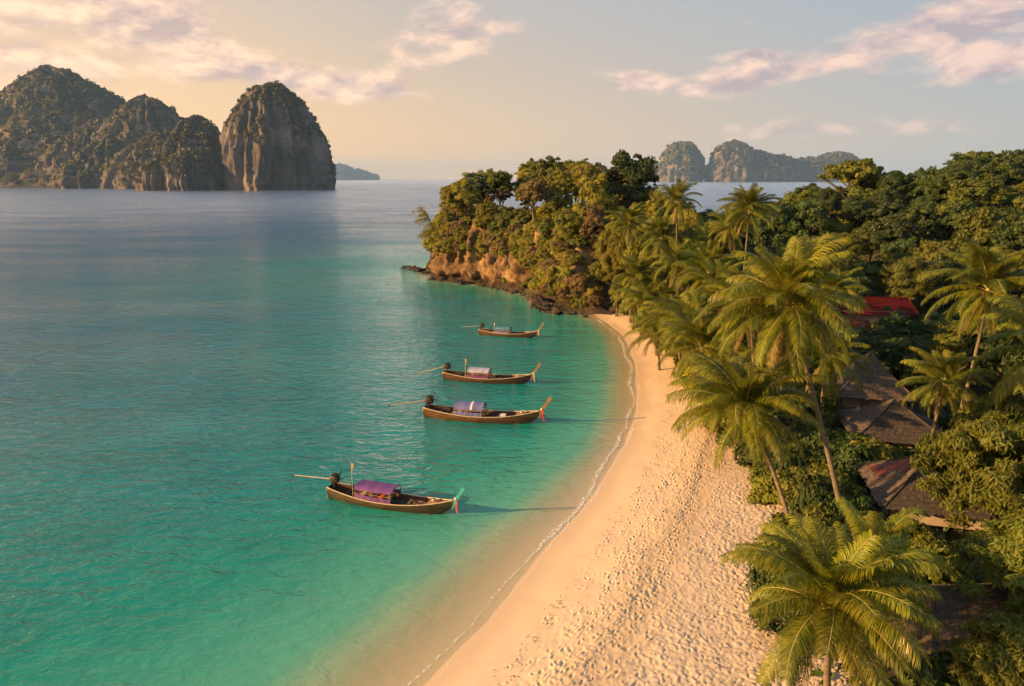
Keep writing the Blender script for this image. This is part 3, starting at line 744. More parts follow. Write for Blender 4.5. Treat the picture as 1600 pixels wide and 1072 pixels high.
    if stripe:
        sm = MB(); xs = x0 + (x1 - x0) * 0.60
        pr = [(a, zt - arch * abs(a) ** 2.4 - (0.10 if abs(a) > .97 else 0) + 0.004) for a in [-1 + 2 * j / na for j in range(na + 1)]]
        vs = [(xs + dx_, a * (hw + .004), z + dz_) for a, z in pr for dx_, dz_ in ((-.09, 0), (.09, 0), (.09, .012), (-.09, .012))]
        sm.add(vs, [(4 * q + e, 4 * q + (e + 1) % 4, 4 * q + 4 + (e + 1) % 4, 4 * q + 4 + e) for q in range(na) for e in range(4)]).build('stripe', PAL['white'], cano)
    for i, x in enumerate((x0 + .06, (x0 + x1) / 2, x1 - .06)):
        for sgn in (-1, 1):
            b, sh, _ = hull_curves(x)
            MB().tube([(x, sgn * (b - 0.06), sh - 0.1), (x, sgn * (hw - 0.02), zt - arch - 0.05)], 0.028, 6).build('canopy_post', M_DECK, root)
        MB().tube([(x, -hw + .03, zt - arch - .04), (x, 0, zt - 0.05), (x, hw - .03, zt - arch - .04)], 0.022, 6).build('canopy_hoop', M_DECK, root)
    for sgn in (-1, 1):                                            # cloth dodger along the side under the canopy
        b0, s0, _ = hull_curves(x0); sm = MB(); nn = 14
        for q in range(nn + 1):
            x = x0 + .05 + (x1 - x0 - .1) * q / nn; b, sh, _ = hull_curves(x); wv = 0.012 * math.sin(q * 2.3)
            sm.v += [(x, sgn * (b - .05 + wv), sh + .01), (x, sgn * (b - .08 + wv), sh + .36), (x, sgn * (b - .10 + wv), sh + .36), (x, sgn * (b - .07 + wv), sh + .01)]
        sm.f += [(4 * q + e, 4 * q + (e + 1) % 4, 4 * q + 4 + (e + 1) % 4, 4 * q + 4 + e) for q in range(nn) for e in range(4)] + [(0, 3, 2, 1), (4 * nn, 4 * nn + 1, 4 * nn + 2, 4 * nn + 3)]
        sm.build('side_cloth', PAL[side], root)
        MB().tube([(x0, sgn * (hull_curves(x0)[0] - .07), 1.0), (x1, sgn * (hull_curves(x1)[0] - .07), 1.0)], 0.02, 5).build('side_rail', M_DECK, root)
    # bench seats and gear in the shade of the canopy
    for q in range(5):
        br_ = random.Random(q + int(L * 100)); MB().box((x0 + .35 + q * .52, br_.uniform(-.3, .3), .52), (.34, .7, .16 + .1 * br_.random()), br_.uniform(-.1, .1)).build('seat', (M_TRIM, M_DECK, M_INNER, PAL['orange'], M_DECK)[q], root)
    # engine on its swivel with the long propeller shaft
    em = MB(); eb = bmesh.new(); bmesh.ops.create_icosphere(eb, subdivisions=3, radius=1)
    for v in eb.verts:
        c = v.co; s = max(abs(c.x), abs(c.y), abs(c.z)); c *= (0.55 + 0.45 / s) * 0.86
        c.x *= .46; c.y *= .34; c.z *= .40
        c *= 1 + 0.10 * float(perlin(np.array(c.x * 7), np.array(c.y * 7), np.array(c.z * 7)))
    me = bpy.data.meshes.new('engine'); eb.to_mesh(me); eb.free(); me.materials.append(M_IRON)
    eng = obj('engine', me, root, (-4.62, 0, 1.42), (0, -0.12, 0))
    for q in range(4): MB().box((-.05 + q * .12, 0, .36), (.05, .46, .10)).build('cooling_fin', M_IRON, eng)
    MB().tube([(.38, 0, .0), (.60, 0, .02), (.72, .05, .0)], .05, 7).build('flywheel_shaft', M_IRON, eng)
    MB().tube([(.28, .25, .1), (.5, .34, .42), (.46, .34, .62)], .045, 7).build('exhaust', M_IRON, eng)
    MB().tube([(-4.66, 0, 0.55), (-4.66, 0, 1.15)], 0.075, 8).build('engine_pivot', M_IRON, root)
    MB().tube([(-4.1, 0, 1.36), (-3.3, .12, 1.30)], .025, 6).build('tiller', M_STEEL, root)
    ex = -8.35
    MB().tube([(-4.95, 0, 1.36), (ex, 0, 1.22 - shaft_drop)], [0.062, 0.052], 8).build('propeller_shaft', M_STEEL, root)
    pr = MB()
    for q in range(3):
        a = q * 2.094 + .4; c, s = math.cos(a), math.sin(a)
        pr.add([(0, 0, 0), (.05, -.07 * s + .10 * c, .07 * c + .10 * s), (0, .20 * c, .20 * s), (-.05, .07 * s + .10 * c, -.07 * c + .10 * s), (.02, .10 * c, .10 * s)], [(0, 1, 2, 3), (0, 3, 2, 4), (0, 4, 2, 1)])
    pr.tube([(-.08, 0, 0), (.1, 0, 0)], .04, 7)
    pr.build('propeller', M_STEEL, root, loc=(ex, 0, 1.22 - shaft_drop))
    for sgn in (-1, 1):                                            # rope ends hanging off the stern
        MB().tube([(-4.98, sgn * .42, .86), (-5.10, sgn * .46, .55), (-5.06, sgn * .46, .12), (-5.0, sgn * .4, -.1)], .022, 5).build('stern_rope', M_ROPE, root)
    MB().tube([(3.6 + .16 * math.cos(a * .7) * (1 - a * .012), .02 + .2 * math.sin(a * .7) * (1 - a * .012), .86 + .006 * a) for a in range(30)], .03, 5).build('rope_coil', M_ROPE, root)
    if mast:
        mx, mh, mc = mast
        MB().tube([(mx, -.55, .3), (mx + .02, -.56, mh)], [.035, .022], 6).build('mast', M_TRIM, root)
        for k in range(4):
            z = mh - .12 - k * .17; w = .20 - .03 * k
            MB().add([(mx + .03, -.56, z), (mx + w, -.52, z - .04), (mx + w * .8, -.60, z - .2), (mx + .02, -.57, z - .14), (mx + .03, -.545, z), (mx + w, -.505, z - .04), (mx + w * .8, -.585, z - .2), (mx + .02, -.555, z - .14)],
                     [(0, 1, 2, 3), (7, 6, 5, 4), (0, 4, 5, 1), (1, 5, 6, 2), (2, 6, 7, 3), (3, 7, 4, 0)]).build('pennant', PAL[mc] if k < 2 else PAL['cream'], root)
    return root

make_boat('longtail_boat', 'nearest long-tail boat, olive hull, purple canopy, turquoise prow and thin flagged mast', (-13.9, 48.9), (-4.6, 45.9), M_HULL_GREEN, 'purple', 'purple', 'turq', 'orange', (-2.75, 3.3, 'yellow'), arch=.16)
make_boat('longtail_boat', 'second nearest long-tail boat with blue-violet canopy crossed by a white stripe and red ribbons', (-8.8, 67.4), (2.4, 65.1), M_HULL_GOLD, 'violet', 'violet', 'bare', 'red', None, True, .34, 1.15, .5, (-2.2, .35))
make_boat('longtail_boat', 'third long-tail boat with pale lilac canopy and plum side cloth', (-8.2, 81.0), (2.0, 78.7), M_HULL, 'lilac', 'magenta', 'bare', 'cream', (-2.3, 2.7, 'yellow'), False, .26, 1.15, .9, (-2.0, .4))
make_boat('longtail_boat', 'farthest and smallest long-tail boat with dark teal canopy near the rocks', (-5.0, 105.9), (3.6, 103.2), M_HULL, 'teal', 'violet', 'bare', 'cream', (-2.2, 2.3, 'white'), False, .22, 1.3, .3, (-2.2, .5))
cb = MB().box((0, 0, .16), (.55, .36, .32)); cbx = cb.mesh('cooler_box', PAL['white'])
cx_ = tag(obj('cooler_box', cbx, None, (-0.9, 65.55, 0.45), (0, 0, -.2)), 'small white cooler box in the second nearest boat ahead of its canopy', 'box')
MB().box((0, 0, .345), (.58, .39, .05)).build('lid', PAL['white'], cx_)

# ------------------------------------------------------------------ haze over the sea
hz = bpy.data.materials.new('haze'); hz.use_nodes = True; ht = NT(hz.node_tree); ht.n.clear()
ho = ht.node('ShaderNodeOutputMaterial'); pv = ht.node('ShaderNodeVolumePrincipled', inp={'Color': (0.36, 0.60, 1.0, 1), 'Density': HAZE, 'Anisotropy': 0.0}); ht.l.new(pv.outputs[0], ho.inputs['Volume'])
tag(MB().box((0, 0, 208), (39600, 39600, 436)).build('haze', hz), 'thin evening haze over the sea', 'haze', kind='stuff')
#==PART3==
# ------------------------------------------------------------------ palms
def frond_mesh(name, L, e0, e1, nleaf, leaf, seed, mat, wmul=1.0, wind=0.0):
    r = np.random.default_rng(seed)
    n = 26; s = np.linspace(0, 1, n)
    ang = np.radians(e0 + (e1 - e0) * s ** 1.25)
    ds = L / (n - 1)
    px = np.r_[0, np.cumsum(np.cos(ang[:-1]) * ds)]; pz = np.r_[0, np.cumsum(np.sin(ang[:-1]) * ds)]
    py = 0.10 * L * (s ** 2) * r.uniform(-1, 1)
    V, F = [], []
    rad = 0.045 * (1 - s) ** 0.7 + 0.008
    for i in range(n):                                         # midrib, triangular section
        t = ang[i]; nx, nz = -math.sin(t), math.cos(t)
        for (a, b) in ((-1, -.3), (1, -.3), (0, 0.7)):
            V.append((px[i] + nx * b * rad[i] * 1.3, py[i] + a * rad[i] * 1.3, pz[i] + nz * b * rad[i] * 1.3))
    for i in range(n - 1):
        for k in range(3): F.append((i * 3 + k, i * 3 + (k + 1) % 3, (i + 1) * 3 + (k + 1) % 3, (i + 1) * 3 + k))
    nr = len(F)
    for side in (-1, 1):
        for q in range(nleaf):
            f = 0.13 + 0.87 * (q + r.uniform(0, .8)) / nleaf; f = min(f, 0.995)
            x, y, z = np.interp(f, s, px), np.interp(f, s, py), np.interp(f, s, pz); t = np.interp(f, s, ang)
            ln = leaf * (0.30 + 0.75 * math.sin(math.pi * min(1, (0.10 + 0.80 * f))) ** 0.8) * r.uniform(.85, 1.12)
            fw = np.array((math.cos(t), 0, math.sin(t))); upv = np.array((-math.sin(t), 0, math.cos(t))); sd = np.array((0, side, 0.0))
            d1 = sd * 0.75 + fw * (0.45 + 0.5 * f) + upv * r.uniform(-.05, .30); d1 /= np.linalg.norm(d1)
            d2 = d1 * 0.85 + np.array((wind, 0, -0.38 - 0.35 * r.random())); d2 /= np.linalg.norm(d2)
            d3 = d2 * 0.7 + np.array((wind, 0, -0.7)); d3 /= np.linalg.norm(d3)
            p0 = np.array((x, y, z)); p1 = p0 + d1 * ln * .36; p2 = p1 + d2 * ln * .36; p3 = p2 + d3 * ln * .30
            wv = fw * 0.025 * wmul + upv * r.uniform(-.008, .008)
            b = len(V)
            V += [p0 - wv * .6, p0 + wv * .6, p1 - wv, p1 + wv, p2 - wv * .8, p2 + wv * .8, p3 - wv * .1, p3 + wv * .1]
            F += [(b, b + 1, b + 3, b + 2), (b + 2, b + 3, b + 5, b + 4), (b + 4, b + 5, b + 7, b + 6)]
    me = mesh_np(name, np.array(V), np.array(F), mat)
    me.materials.append(M_RACHIS)
    mi = np.zeros(len(F), np.int32); mi[:nr] = 1; me.polygons.foreach_set('material_index', mi)
    return me

FROND = []
for k, (e0, e1) in enumerate(((82, 35), (66, 0), (48, -28), (28, -52), (4, -72), (-28, -86))):
    FROND.append([frond_mesh('frond', 1.0 * 4.6, e0 + dv, e1 + dv * .5, 100, 1.05, 10 * k + j, M_PALM, 1.0, 0.15 * (j - 1)) for j, dv in enumerate((-7, 5))])
FROND_DRY = [frond_mesh('frond', 3.6, -48, -88, 40, 0.7, 91, M_PALM_DRY, 1.2)]
nut = bmesh.new(); bmesh.ops.create_icosphere(nut, subdivisions=2, radius=.13)
for v_ in nut.verts: v_.co.z *= 1.25
NUT = bpy.data.meshes.new('coconut'); nut.to_mesh(NUT); nut.free(); NUT.materials.append(M_HUSK); NUT.polygons.foreach_set('use_smooth', np.ones(len(NUT.polygons), bool))

def palm(label, crown, base, L, seed, nmul=1.0, rad=0.17, group='coconut palms along the beach', nuts=True, dry=None):
    r = random.Random(seed)
    bz = lz(*base) - 0.15
    root = thing('coconut_palm', label, 'palm tree', (base[0], base[1], bz), 0, group)
    c = Vector(crown) - Vector((base[0], base[1], bz))
    mid = Vector((c.x * 0.42 + r.uniform(-.4, .4), c.y * 0.42 + r.uniform(-.4, .4), c.z * .55))
    n = 40; pts, rr = [], []
    for i in range(n + 1):
        t = i / n; p = mid * 2 * t * (1 - t) + c * t * t
        pts.append(p); rr.append(rad * (1.0 - .42 * t + .75 * math.exp(-t * 14)) * (1.0 + (0.07 if i % 2 else -.03)))
    MB().tube(pts, rr, 10).build('trunk', M_PALMTRUNK, root, True)
    MB().tube([c - Vector((0, 0, .7)), c - Vector((0, 0, .2)), c + Vector((0, 0, .35)), c + Vector((0, 0, .9))], [rad * .62, rad * 1.25, rad * .9, .03], 9).build('crown_shaft', M_RACHIS, root, True)
    counts = [k * r.uniform(.65, 1.25) for k in (8, 9, 8, 6, 5, 4)]; tx, ty = r.uniform(-.16, .16), r.uniform(-.16, .16)
    if dry is None: dry = r.choice((1, 2, 3, 5))
    for k, m in enumerate(counts):
        m = max(2, int(round(m * nmul))); a0 = r.uniform(0, 6.28)
        for j in range(m):
            az_ = a0 + 6.283 * j / m + r.uniform(-.3, .3)
            s = L / 4.6 * r.uniform(.85, 1.08) * (0.8 if k in (0, 5) else 1.0)
            o = obj('frond', FROND[k][r.randrange(2)], root, c + Vector((0, 0, .25 - .07 * k)), (r.uniform(-.24, .24), r.uniform(-.16, .16) + tx * math.cos(az_) + ty * math.sin(az_), az_), (s, s, s))
    for j in range(dry):
        s = L / 4.6; obj('frond', FROND_DRY[0], root, c + Vector((0, 0, -.25)), (r.uniform(-.2, .2), 0, r.uniform(0, 6.28)), (s, s, s))
    if nuts:
        for j in range(6):
            a = r.uniform(0, 6.28); obj('coconut', NUT, root, c + Vector((.28 * math.cos(a), .28 * math.sin(a), -.12 - .22 * r.random())), (r.uniform(-.5, .5), r.uniform(-.5, .5), 0))
    return root

palm('tallest leaning coconut palm with a long bare trunk curving up beside the thatched huts', (17.0, 41.2, 16.2), (22.1, 40.6), 5.0, 1, 1.25, .19)
palm('shorter palm whose fronds spread over the sand left of the tall leaning palm', (15.0, 41.6, 9.4), (18.2, 39.2), 5.0, 2, 1.0, .17)
palm('nearest coconut palm seen from above at the bottom edge of the picture', (13.1, 24.6, 6.8), (14.0, 25.6), 4.5, 3, 1.1)
palm('low palm right behind the nearest palm in front of the dark hut opening', (16.7, 28.6, 6.2), (17.4, 29.6), 3.5, 4, 1.0)
palm('slender solitary palm with a visible thin trunk in front of the dark wooded hill', (28.9, 84.5, 20.0), (29.3, 86.5), 4.0, 5, .9, .15)
palm('palm poking up highest against the far islands at the back of the beach', (23.9, 100.9, 20.6), (25.0, 103), 3.8, 6, .9, .16)
palm('palm at the far end of the beach next to the headland thicket', (18.9, 111.4, 16.8), (20, 113), 4.4, 7, 1.0, .16)
palm('palm just right of the far-end palm, a little lower', (23.1, 105.8, 15.0), (23.6, 107), 4.4, 8, 1.0, .16)
palm('bushy palm in mid-row behind the beach, below the solitary slim palm', (23.0, 79.6, 13.0), (23.6, 80.8), 4.9, 9, 1.0)
palm('low palm overhanging the narrow middle of the beach', (18.6, 77.0, 8.2), (20.4, 78.4), 4.6, 10, 1.0)
palm('low far palm overhanging the narrowing sand', (18.4, 90.0, 7.6), (20.0, 91.2), 4.4, 11, 1.0)
palm('palm overhanging the sand behind the short spreading palm', (17.6, 61.5, 8.6), (19.4, 63.0), 4.9, 12, 1.0)
palm('palm with its crown just left of the tall leaning palm and behind it', (20.5, 58.0, 13.0), (22.6, 58.5), 4.8, 13, 1.05)
palm('palm in the thick of the row behind the tall leaning palm', (24.6, 66.5, 12.0), (25.6, 67.3), 4.8, 14, 1.0)
palm('large palm with orange nuts and tall trunk near the right edge', (37.0, 52.5, 15.5), (36.6, 53.6), 4.8, 15, 1.0, .17)
palm('palm cut by the right edge of the picture', (35.6, 43.5, 12.8), (36.6, 44.2), 5.0, 16, 1.0)
palm('small palm growing between the thatched roofs and the large right-hand palm', (31.6, 47.8, 9.3), (31.5, 48.2), 3.3, 17, .95)
palm('little palm peeping out beside the red roof', (35.0, 73.0, 12.0), (35.4, 74), 3.4, 18, .9)
palm('far palm in the thicket between the beach end and the wooded hill', (31.0, 97.0, 17.0), (31.6, 98), 4.0, 19, .9)
palm('palm overhanging the beach curve below the middle of the row', (18.6, 68.6, 9.2), (20.6, 70), 4.7, 20, 1.0)
palm('far palm leaning out just before the rock shelf', (18.6, 101.0, 9.6), (19.8, 102), 4.3, 21, 1.0)

palm('young low palm spilling onto the sand below the tall leaning palm', (18.0, 53.5, 6.6), (19.0, 54.5), 4.4, 22, .9, .16)
palm('palm whose fronds droop over the two rear thatched roofs', (27.4, 57.6, 8.6), (27.8, 58.4), 4.0, 27, .9, .15)
palm('young palm low down in the narrow middle of the green front', (17.8, 83.0, 5.2), (18.8, 84), 4.0, 23, .9, .15)
palm('young far palm low down near the end of the sand', (18.8, 107.0, 6.0), (19.6, 108), 3.8, 24, .9, .15)
palm('palm in the second row, half hidden behind the low beach palms', (22.4, 73.5, 11.8), (23.4, 74.5), 4.6, 25, .95)
palm('far second-row palm half hidden above the young far palms', (22.6, 93.0, 12.5), (23.4, 94), 4.4, 26, .95)

# ------------------------------------------------------------------ broadleaf trees and shrubs
def crown_mesh(name, seed, ncl, nlv, ls, flat=0.72, clump=0.30, elong=1.5, droop=0.0, shell=0.55, mat=None, umbrella=False):
    """leaves of a crown of unit radius, gathered in clumps"""
    r = np.random.default_rng(seed)
    d = r.normal(size=(ncl, 3)); d[:, 2] = np.where(d[:, 2] < -0.55, -d[:, 2], d[:, 2]); d /= np.linalg.norm(d, axis=1)[:, None]
    rr = r.uniform(shell, 1.0, ncl) * (1 + 0.28 * fbm(d[:, 0] * 1.6 + seed, d[:, 1] * 1.6, d[:, 2] * 1.6, 3))
    c = d * rr[:, None]; c[:, 2] *= flat
    if umbrella: c[:, 2] = np.abs(c[:, 2]) * .6 + .12 * r.normal(size=ncl)
    cr = clump * r.uniform(.55, 1.25, ncl)
    q = r.normal(size=(ncl, nlv, 3)); q[..., 2] = np.where(q[..., 2] < -.1, -q[..., 2] * .7, q[..., 2]); q /= np.linalg.norm(q, axis=2)[..., None]
    pr = cr[:, None] * r.uniform(.45, 1.05, (ncl, nlv))
    P = c[:, None] + q * pr[..., None] * np.array((1, 1, .72))
    P[..., 2] -= droop * pr * r.uniform(0, 2.5, (ncl, nlv))
    nrm = q * 0.7 + d[:, None] * 0.5 + r.normal(size=q.shape) * 0.55; nrm /= np.linalg.norm(nrm, axis=2)[..., None]
    t1 = np.cross(nrm, r.normal(size=q.shape)); 
    if droop: t1 = t1 * .4 + np.array((0, 0, -1.0)) * droop * 3 + q * .5
    t1 -= (t1 * nrm).sum(2)[..., None] * nrm; t1 /= np.linalg.norm(t1, axis=2)[..., None]; t2 = np.cross(nrm, t1)
    s = ls * r.uniform(.6, 1.25, (ncl, nlv))[..., None]
    a, b = s * elong, s / elong * 1.15
    quad = np.stack([P - t1 * a, P + t2 * b - nrm * b * .25, P + t1 * a - nrm * a * .2, P - t2 * b - nrm * b * .25], 2).reshape(-1, 3)
    return mesh_np(name, quad, np.arange(len(quad)).reshape(-1, 4), mat or M_LEAF_MID)

def trunk_mesh(seed, limbs=6, spread=.55):
    r = random.Random(seed); m = MB()
    m.tube([(0, 0, 0), (r.uniform(-.04, .04), r.uniform(-.04, .04), .35), (r.uniform(-.06, .06), r.uniform(-.06, .06), .72), (0, 0, .98)], [.034, .024, .02, .010], 8)
    for k in range(limbs):
        a = 6.28 * k / limbs + r.uniform(-.4, .4); z0 = r.uniform(.42, .72); e = spread * r.uniform(.6, 1.0) * .5
        p1 = Vector((e * .45 * math.cos(a), e * .45 * math.sin(a), z0 + .10)); p2 = Vector((e * math.cos(a), e * math.sin(a), z0 + .12 + .2 * r.random()))
        m.tube([(0, 0, z0), p1, p2], [.016, .011, .005], 6)
        for q in range(2):
            b = a + r.uniform(-.9, .9); m.tube([p1, p1.lerp(p2, .5) + Vector((.06 * math.cos(b), .06 * math.sin(b), .05)), p2 + Vector((.12 * math.cos(b), .12 * math.sin(b), .06))], [.008, .006, .003], 5)
    return m.mesh('trunk', M_BARK, True)

CROWN = [crown_mesh('crown', 100 + k, 95, 115, .047, .95 + .10 * (k % 3), .25 + .02 * (k % 4), 1.4) for k in range(8)]
CROWN_UMB = [crown_mesh('crown', 140 + k, 120, 90, .045, .6, .20, 1.35, shell=.25, umbrella=True) for k in range(2)]
CROWN_FINE = [crown_mesh('crown', 160 + k, 150, 180, .028, .85, .21, 1.9, .12) for k in range(3)]
CROWN_FEATHER = [crown_mesh('crown', 180 + k, 170, 230, .026, .9, .20, 2.2, .22) for k in range(2)]
SHRUB = [crown_mesh('foliage', 200 + k, 70, 110, .060, .85, .33, 1.5, .08) for k in range(5)]
TRUNK = [trunk_mesh(300 + k) for k in range(5)]
TRUNK_UMB = [trunk_mesh(320 + k, 9, .95) for k in range(2)]

VARIED = CROWN * 2 + CROWN_FINE * 3 + CROWN_FEATHER * 3
def setmat(o, m):
    o.material_slots[0].link = 'OBJECT'; o.material_slots[0].material = m

def tree(label, x, y, h, rad, mat, r, group=None, crowns=None, trunks=None, name='broadleaf_tree', zf=None, flat=1.0, z0=None, cat='tree'):
    z = (lz(x, y) if z0 is None else z0) - .15
    root = thing(name, label, cat, (x, y, z), r.uniform(0, 6.28), group)
    th = h - rad * .80 * flat
    t = obj('trunk', (trunks or TRUNK)[r.randrange(len(trunks or TRUNK))], root, (0, 0, 0), (0, 0, r.uniform(0, 6)), (h * .8, h * .8, th))
    cs_ = crowns or CROWN
    c = obj('crown', cs_[r.randrange(len(cs_))], root, (r.uniform(-.2, .2) * rad * .5, r.uniform(-.2, .2) * rad * .5, th - rad * .10), (r.uniform(-.15, .15), r.uniform(-.15, .15), r.uniform(0, 6)), (rad * r.uniform(.9, 1.12), rad * r.uniform(.9, 1.12), rad * flat * r.uniform(.9, 1.15)))
    setmat(c, mat)
    return root

def shrub(label, x, y, z, rad, mat, r, group=None, flat=1.0, cat='shrub', name='shrub'):
    root = thing(name, label, cat, (x, y, z), r.uniform(0, 6.28), group)
    s = obj('foliage', SHRUB[r.randrange(len(SHRUB))], root, (0, 0, rad * .45 * flat), (r.uniform(-.2, .2), r.uniform(-.2, .2), 0), (rad * r.uniform(.85, 1.2), rad * r.uniform(.85, 1.2), rad * flat))
    setmat(s, mat)
    MB().tube([(0, 0, -.2), (.05, 0, rad * .3), (.12 * rad, .05, rad * .6)], [.07, .05, .02], 6).build('stem', M_BARK, root)
    return root

_c, _s = math.cos(R(13.54)), math.sin(R(13.54))
def in_view(x, y, pad=6.0):
    d = y * _c + 18 * _s
    return y > 15 and abs(x) < 0.75 * d + pad

placed = []
def scatter(n, xr, yr, gap, test, make, seed):
    r = random.Random(seed); k = 0
    for _ in range(n * 30):
        x, y = r.uniform(*xr), r.uniform(*yr)
        if not in_view(x, y) or not test(x, y): continue
        if any((x - a) ** 2 + (y - b) ** 2 < (gap * .5 + g * .5) ** 2 for a, b, g in placed): continue
        placed.append((x, y, gap)); make(x, y, r); k += 1
        if k >= n: break
    return k
sd1 = lambda x, y: float(shore_sd(np.array([x]), np.array([y]))[0])
HUTS = [(28.3, 43.2, 5.2), (32.3, 54.8, 5.4), (35.5, 65.5, 5.2), (22.8, 29.4, 4.6), (47.6, 90, 8.0)]
def free(x, y, pad=0.0): return all((x - a) ** 2 + (y - b) ** 2 > (g + pad) ** 2 for a, b, g in HUTS)

# skyline individuals
tr = random.Random(77)
def single(label, x, y, h, rad, mat, **kw):
    placed.append((x, y, rad * 1.2)); return tree(label, x, y, h, rad, mat, tr, **kw)
single('flat-topped umbrella tree with bare forked limbs rising above the hill skyline', 76, 156, 17.0, 6.8, M_LEAF_MID, crowns=CROWN_UMB, trunks=TRUNK_UMB, name='umbrella_tree')
single('dark rounded tree standing highest on the headland', 24.5, 150, 15.0, 6.2, M_LEAF_DARK)
single('dark flat-crowned tree above the left end of the headland', -7.5, 181, 12.6, 5.2, M_LEAF_DARK, crowns=CROWN_UMB, trunks=TRUNK_UMB, name='umbrella_tree')
single('spreading dark tree beside the flat-crowned one at the headland tip', -14.5, 182, 11.4, 4.6, M_LEAF_DARK, crowns=CROWN_UMB, trunks=TRUNK_UMB, name='umbrella_tree')
single('round tree with a forked top on the right skyline of the hill', 101, 152, 13.0, 5.2, M_LEAF_MID, crowns=CROWN_UMB, trunks=TRUNK_UMB, name='umbrella_tree')
single('golden-green feathery tree filling the right edge below the palms', 28.6, 36.6, 9.2, 3.9, M_LEAF_MID, crowns=CROWN_FEATHER, name='feathery_tree')
single('feathery tree at the lower right edge over the nearest thatched roof', 24.2, 27.6, 7.6, 3.3, M_LEAF_MID, crowns=CROWN_FEATHER, name='feathery_tree')
single('bright green leafy tree to the right of the patched roof', 34.2, 44.6, 7.6, 3.5, M_LEAF_MID, crowns=CROWN_FINE)
single('feathery young tree in the bottom right corner', 20.6, 23.4, 5.4, 2.5, M_LEAF_MID, crowns=CROWN_FEATHER, name='feathery_tree')
single('dark leafy tree between the patched roof and the right-hand palms', 33.2, 39.8, 7.0, 3.2, M_LEAF_DARK, crowns=CROWN_FINE)

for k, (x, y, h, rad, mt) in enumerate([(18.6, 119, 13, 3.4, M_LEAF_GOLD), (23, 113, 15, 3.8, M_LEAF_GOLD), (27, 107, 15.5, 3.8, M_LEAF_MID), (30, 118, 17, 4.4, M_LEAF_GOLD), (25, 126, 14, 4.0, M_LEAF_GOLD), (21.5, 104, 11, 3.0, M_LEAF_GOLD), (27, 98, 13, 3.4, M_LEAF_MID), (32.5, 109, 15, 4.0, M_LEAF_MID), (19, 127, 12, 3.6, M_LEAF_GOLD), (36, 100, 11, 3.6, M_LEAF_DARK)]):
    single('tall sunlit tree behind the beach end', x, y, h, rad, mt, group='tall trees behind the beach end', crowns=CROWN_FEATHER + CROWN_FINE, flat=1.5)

# leaning tree at the very tip with bare drooping twigs over the sea
lt = thing('leaning_tree', 'thin leaning tree with bare drooping twigs overhanging the sea at the headland tip', 'tree', (-18.5, 172, lz(-16, 173) - 1.5), 0)
m = MB(); rr_ = random.Random(9)
spine = [Vector((0, 0, 0)), Vector((-.6, -.2, 3)), Vector((-1.4, -.4, 6)), Vector((-2.6, -.6, 8.6)), Vector((-4.2, -.8, 10.2))]
m.tube(spine, [.22, .17, .13, .09, .04], 7)
tips = []
for k in range(26):
    t = rr_.uniform(.25, .98); i = min(int(t * 4), 3); p = spine[i].lerp(spine[i + 1], t * 4 - i); a = rr_.uniform(1.9, 4.4); e = rr_.uniform(1.6, 3.6)
    d_ = Vector((math.cos(a), math.sin(a) * .8, 0)); p1 = p + d_ * e * .5 + Vector((0, 0, .7)); p2 = p + d_ * e + Vector((0, 0, .35)); p3 = p2 + d_ * .7 + Vector((0, 0, -rr_.uniform(.4, 1.6)))
    m.tube([p, p1, p2, p3], [.05, .035, .022, .01], 5); tips += [p2, p3, p1]
m.build('trunk', M_BARK, lt, True)
Q = np.concatenate([np.array(t)[None] + np.random.default_rng(k).normal(size=(34, 3)) * np.array((.42, .42, .30)) for k, t in enumerate(tips)])
q_ = np.random.default_rng(3); a_ = q_.normal(size=Q.shape); b_ = np.cross(a_, q_.normal(size=Q.shape)); a_ /= np.linalg.norm(a_, axis=1)[:, None]; b_ /= np.linalg.norm(b_, axis=1)[:, None]
quad = np.stack([Q - a_ * .15, Q + b_ * .07, Q + a_ * .15, Q - b_ * .07], 1).reshape(-1, 3)
obj('crown', mesh_np('crown', quad, np.arange(len(quad)).reshape(-1, 4), M_LEAF_GOLD), lt)

MIXH = [M_LEAF_MID, M_LEAF_GOLD, M_LEAF_GOLD, M_LEAF_MID, M_LEAF_GOLD, M_LEAF_DRY]
# headland top
scatter(60, (-22, 42), (124, 212), 3.9, lambda x, y: 2.2 < sd1(x, y) and (x < 34 or y < 165),
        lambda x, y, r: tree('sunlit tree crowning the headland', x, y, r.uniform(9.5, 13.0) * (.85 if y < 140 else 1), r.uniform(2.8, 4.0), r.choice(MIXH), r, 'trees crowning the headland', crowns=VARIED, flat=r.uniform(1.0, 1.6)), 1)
# hanging shrubs on the cliff
hr = random.Random(31)
nC = len(cs)
for k in range(320):
    i = int(hr.uniform(.05, .66) * nC); j = hr.randrange(10, nvr)
    p = CV[i, j]; f = i / nC
    low_ok = 0.24 if f < .24 else .38                            # bare rock stays bare low on the outer corner
    if (p[2] / max(hh[i], 1)) < low_ok + .15 * hr.random() and not (f < .2 and p[2] > 1.2): continue
    rad = hr.uniform(1.0, 2.1)
    shrub('leafy shrub hanging on the headland cliff', p[0] - outw[i, 0] * .2, p[1] - outw[i, 1] * .2, p[2] - rad * .5, rad, hr.choice([M_LEAF_GOLD, M_LEAF_GOLD, M_LEAF_MID, M_LEAF_GOLD, M_LEAF_DRY]), hr, 'shrubs hanging from the headland cliff', hr.uniform(.9, 1.5), name='cliff_shrub')
scatter(80, (-21, 36), (124, 190), 1.7, lambda x, y: 1.5 < sd1(x, y) < 16,
        lambda x, y, r: shrub('sunlit shrub on the headland brow', x, y, lz(x, y) - .2, r.uniform(1.6, 2.7), r.choice([M_LEAF_GOLD, M_LEAF_MID]), r, 'shrubs on the brow of the headland', r.uniform(1.0, 1.5)), 41)
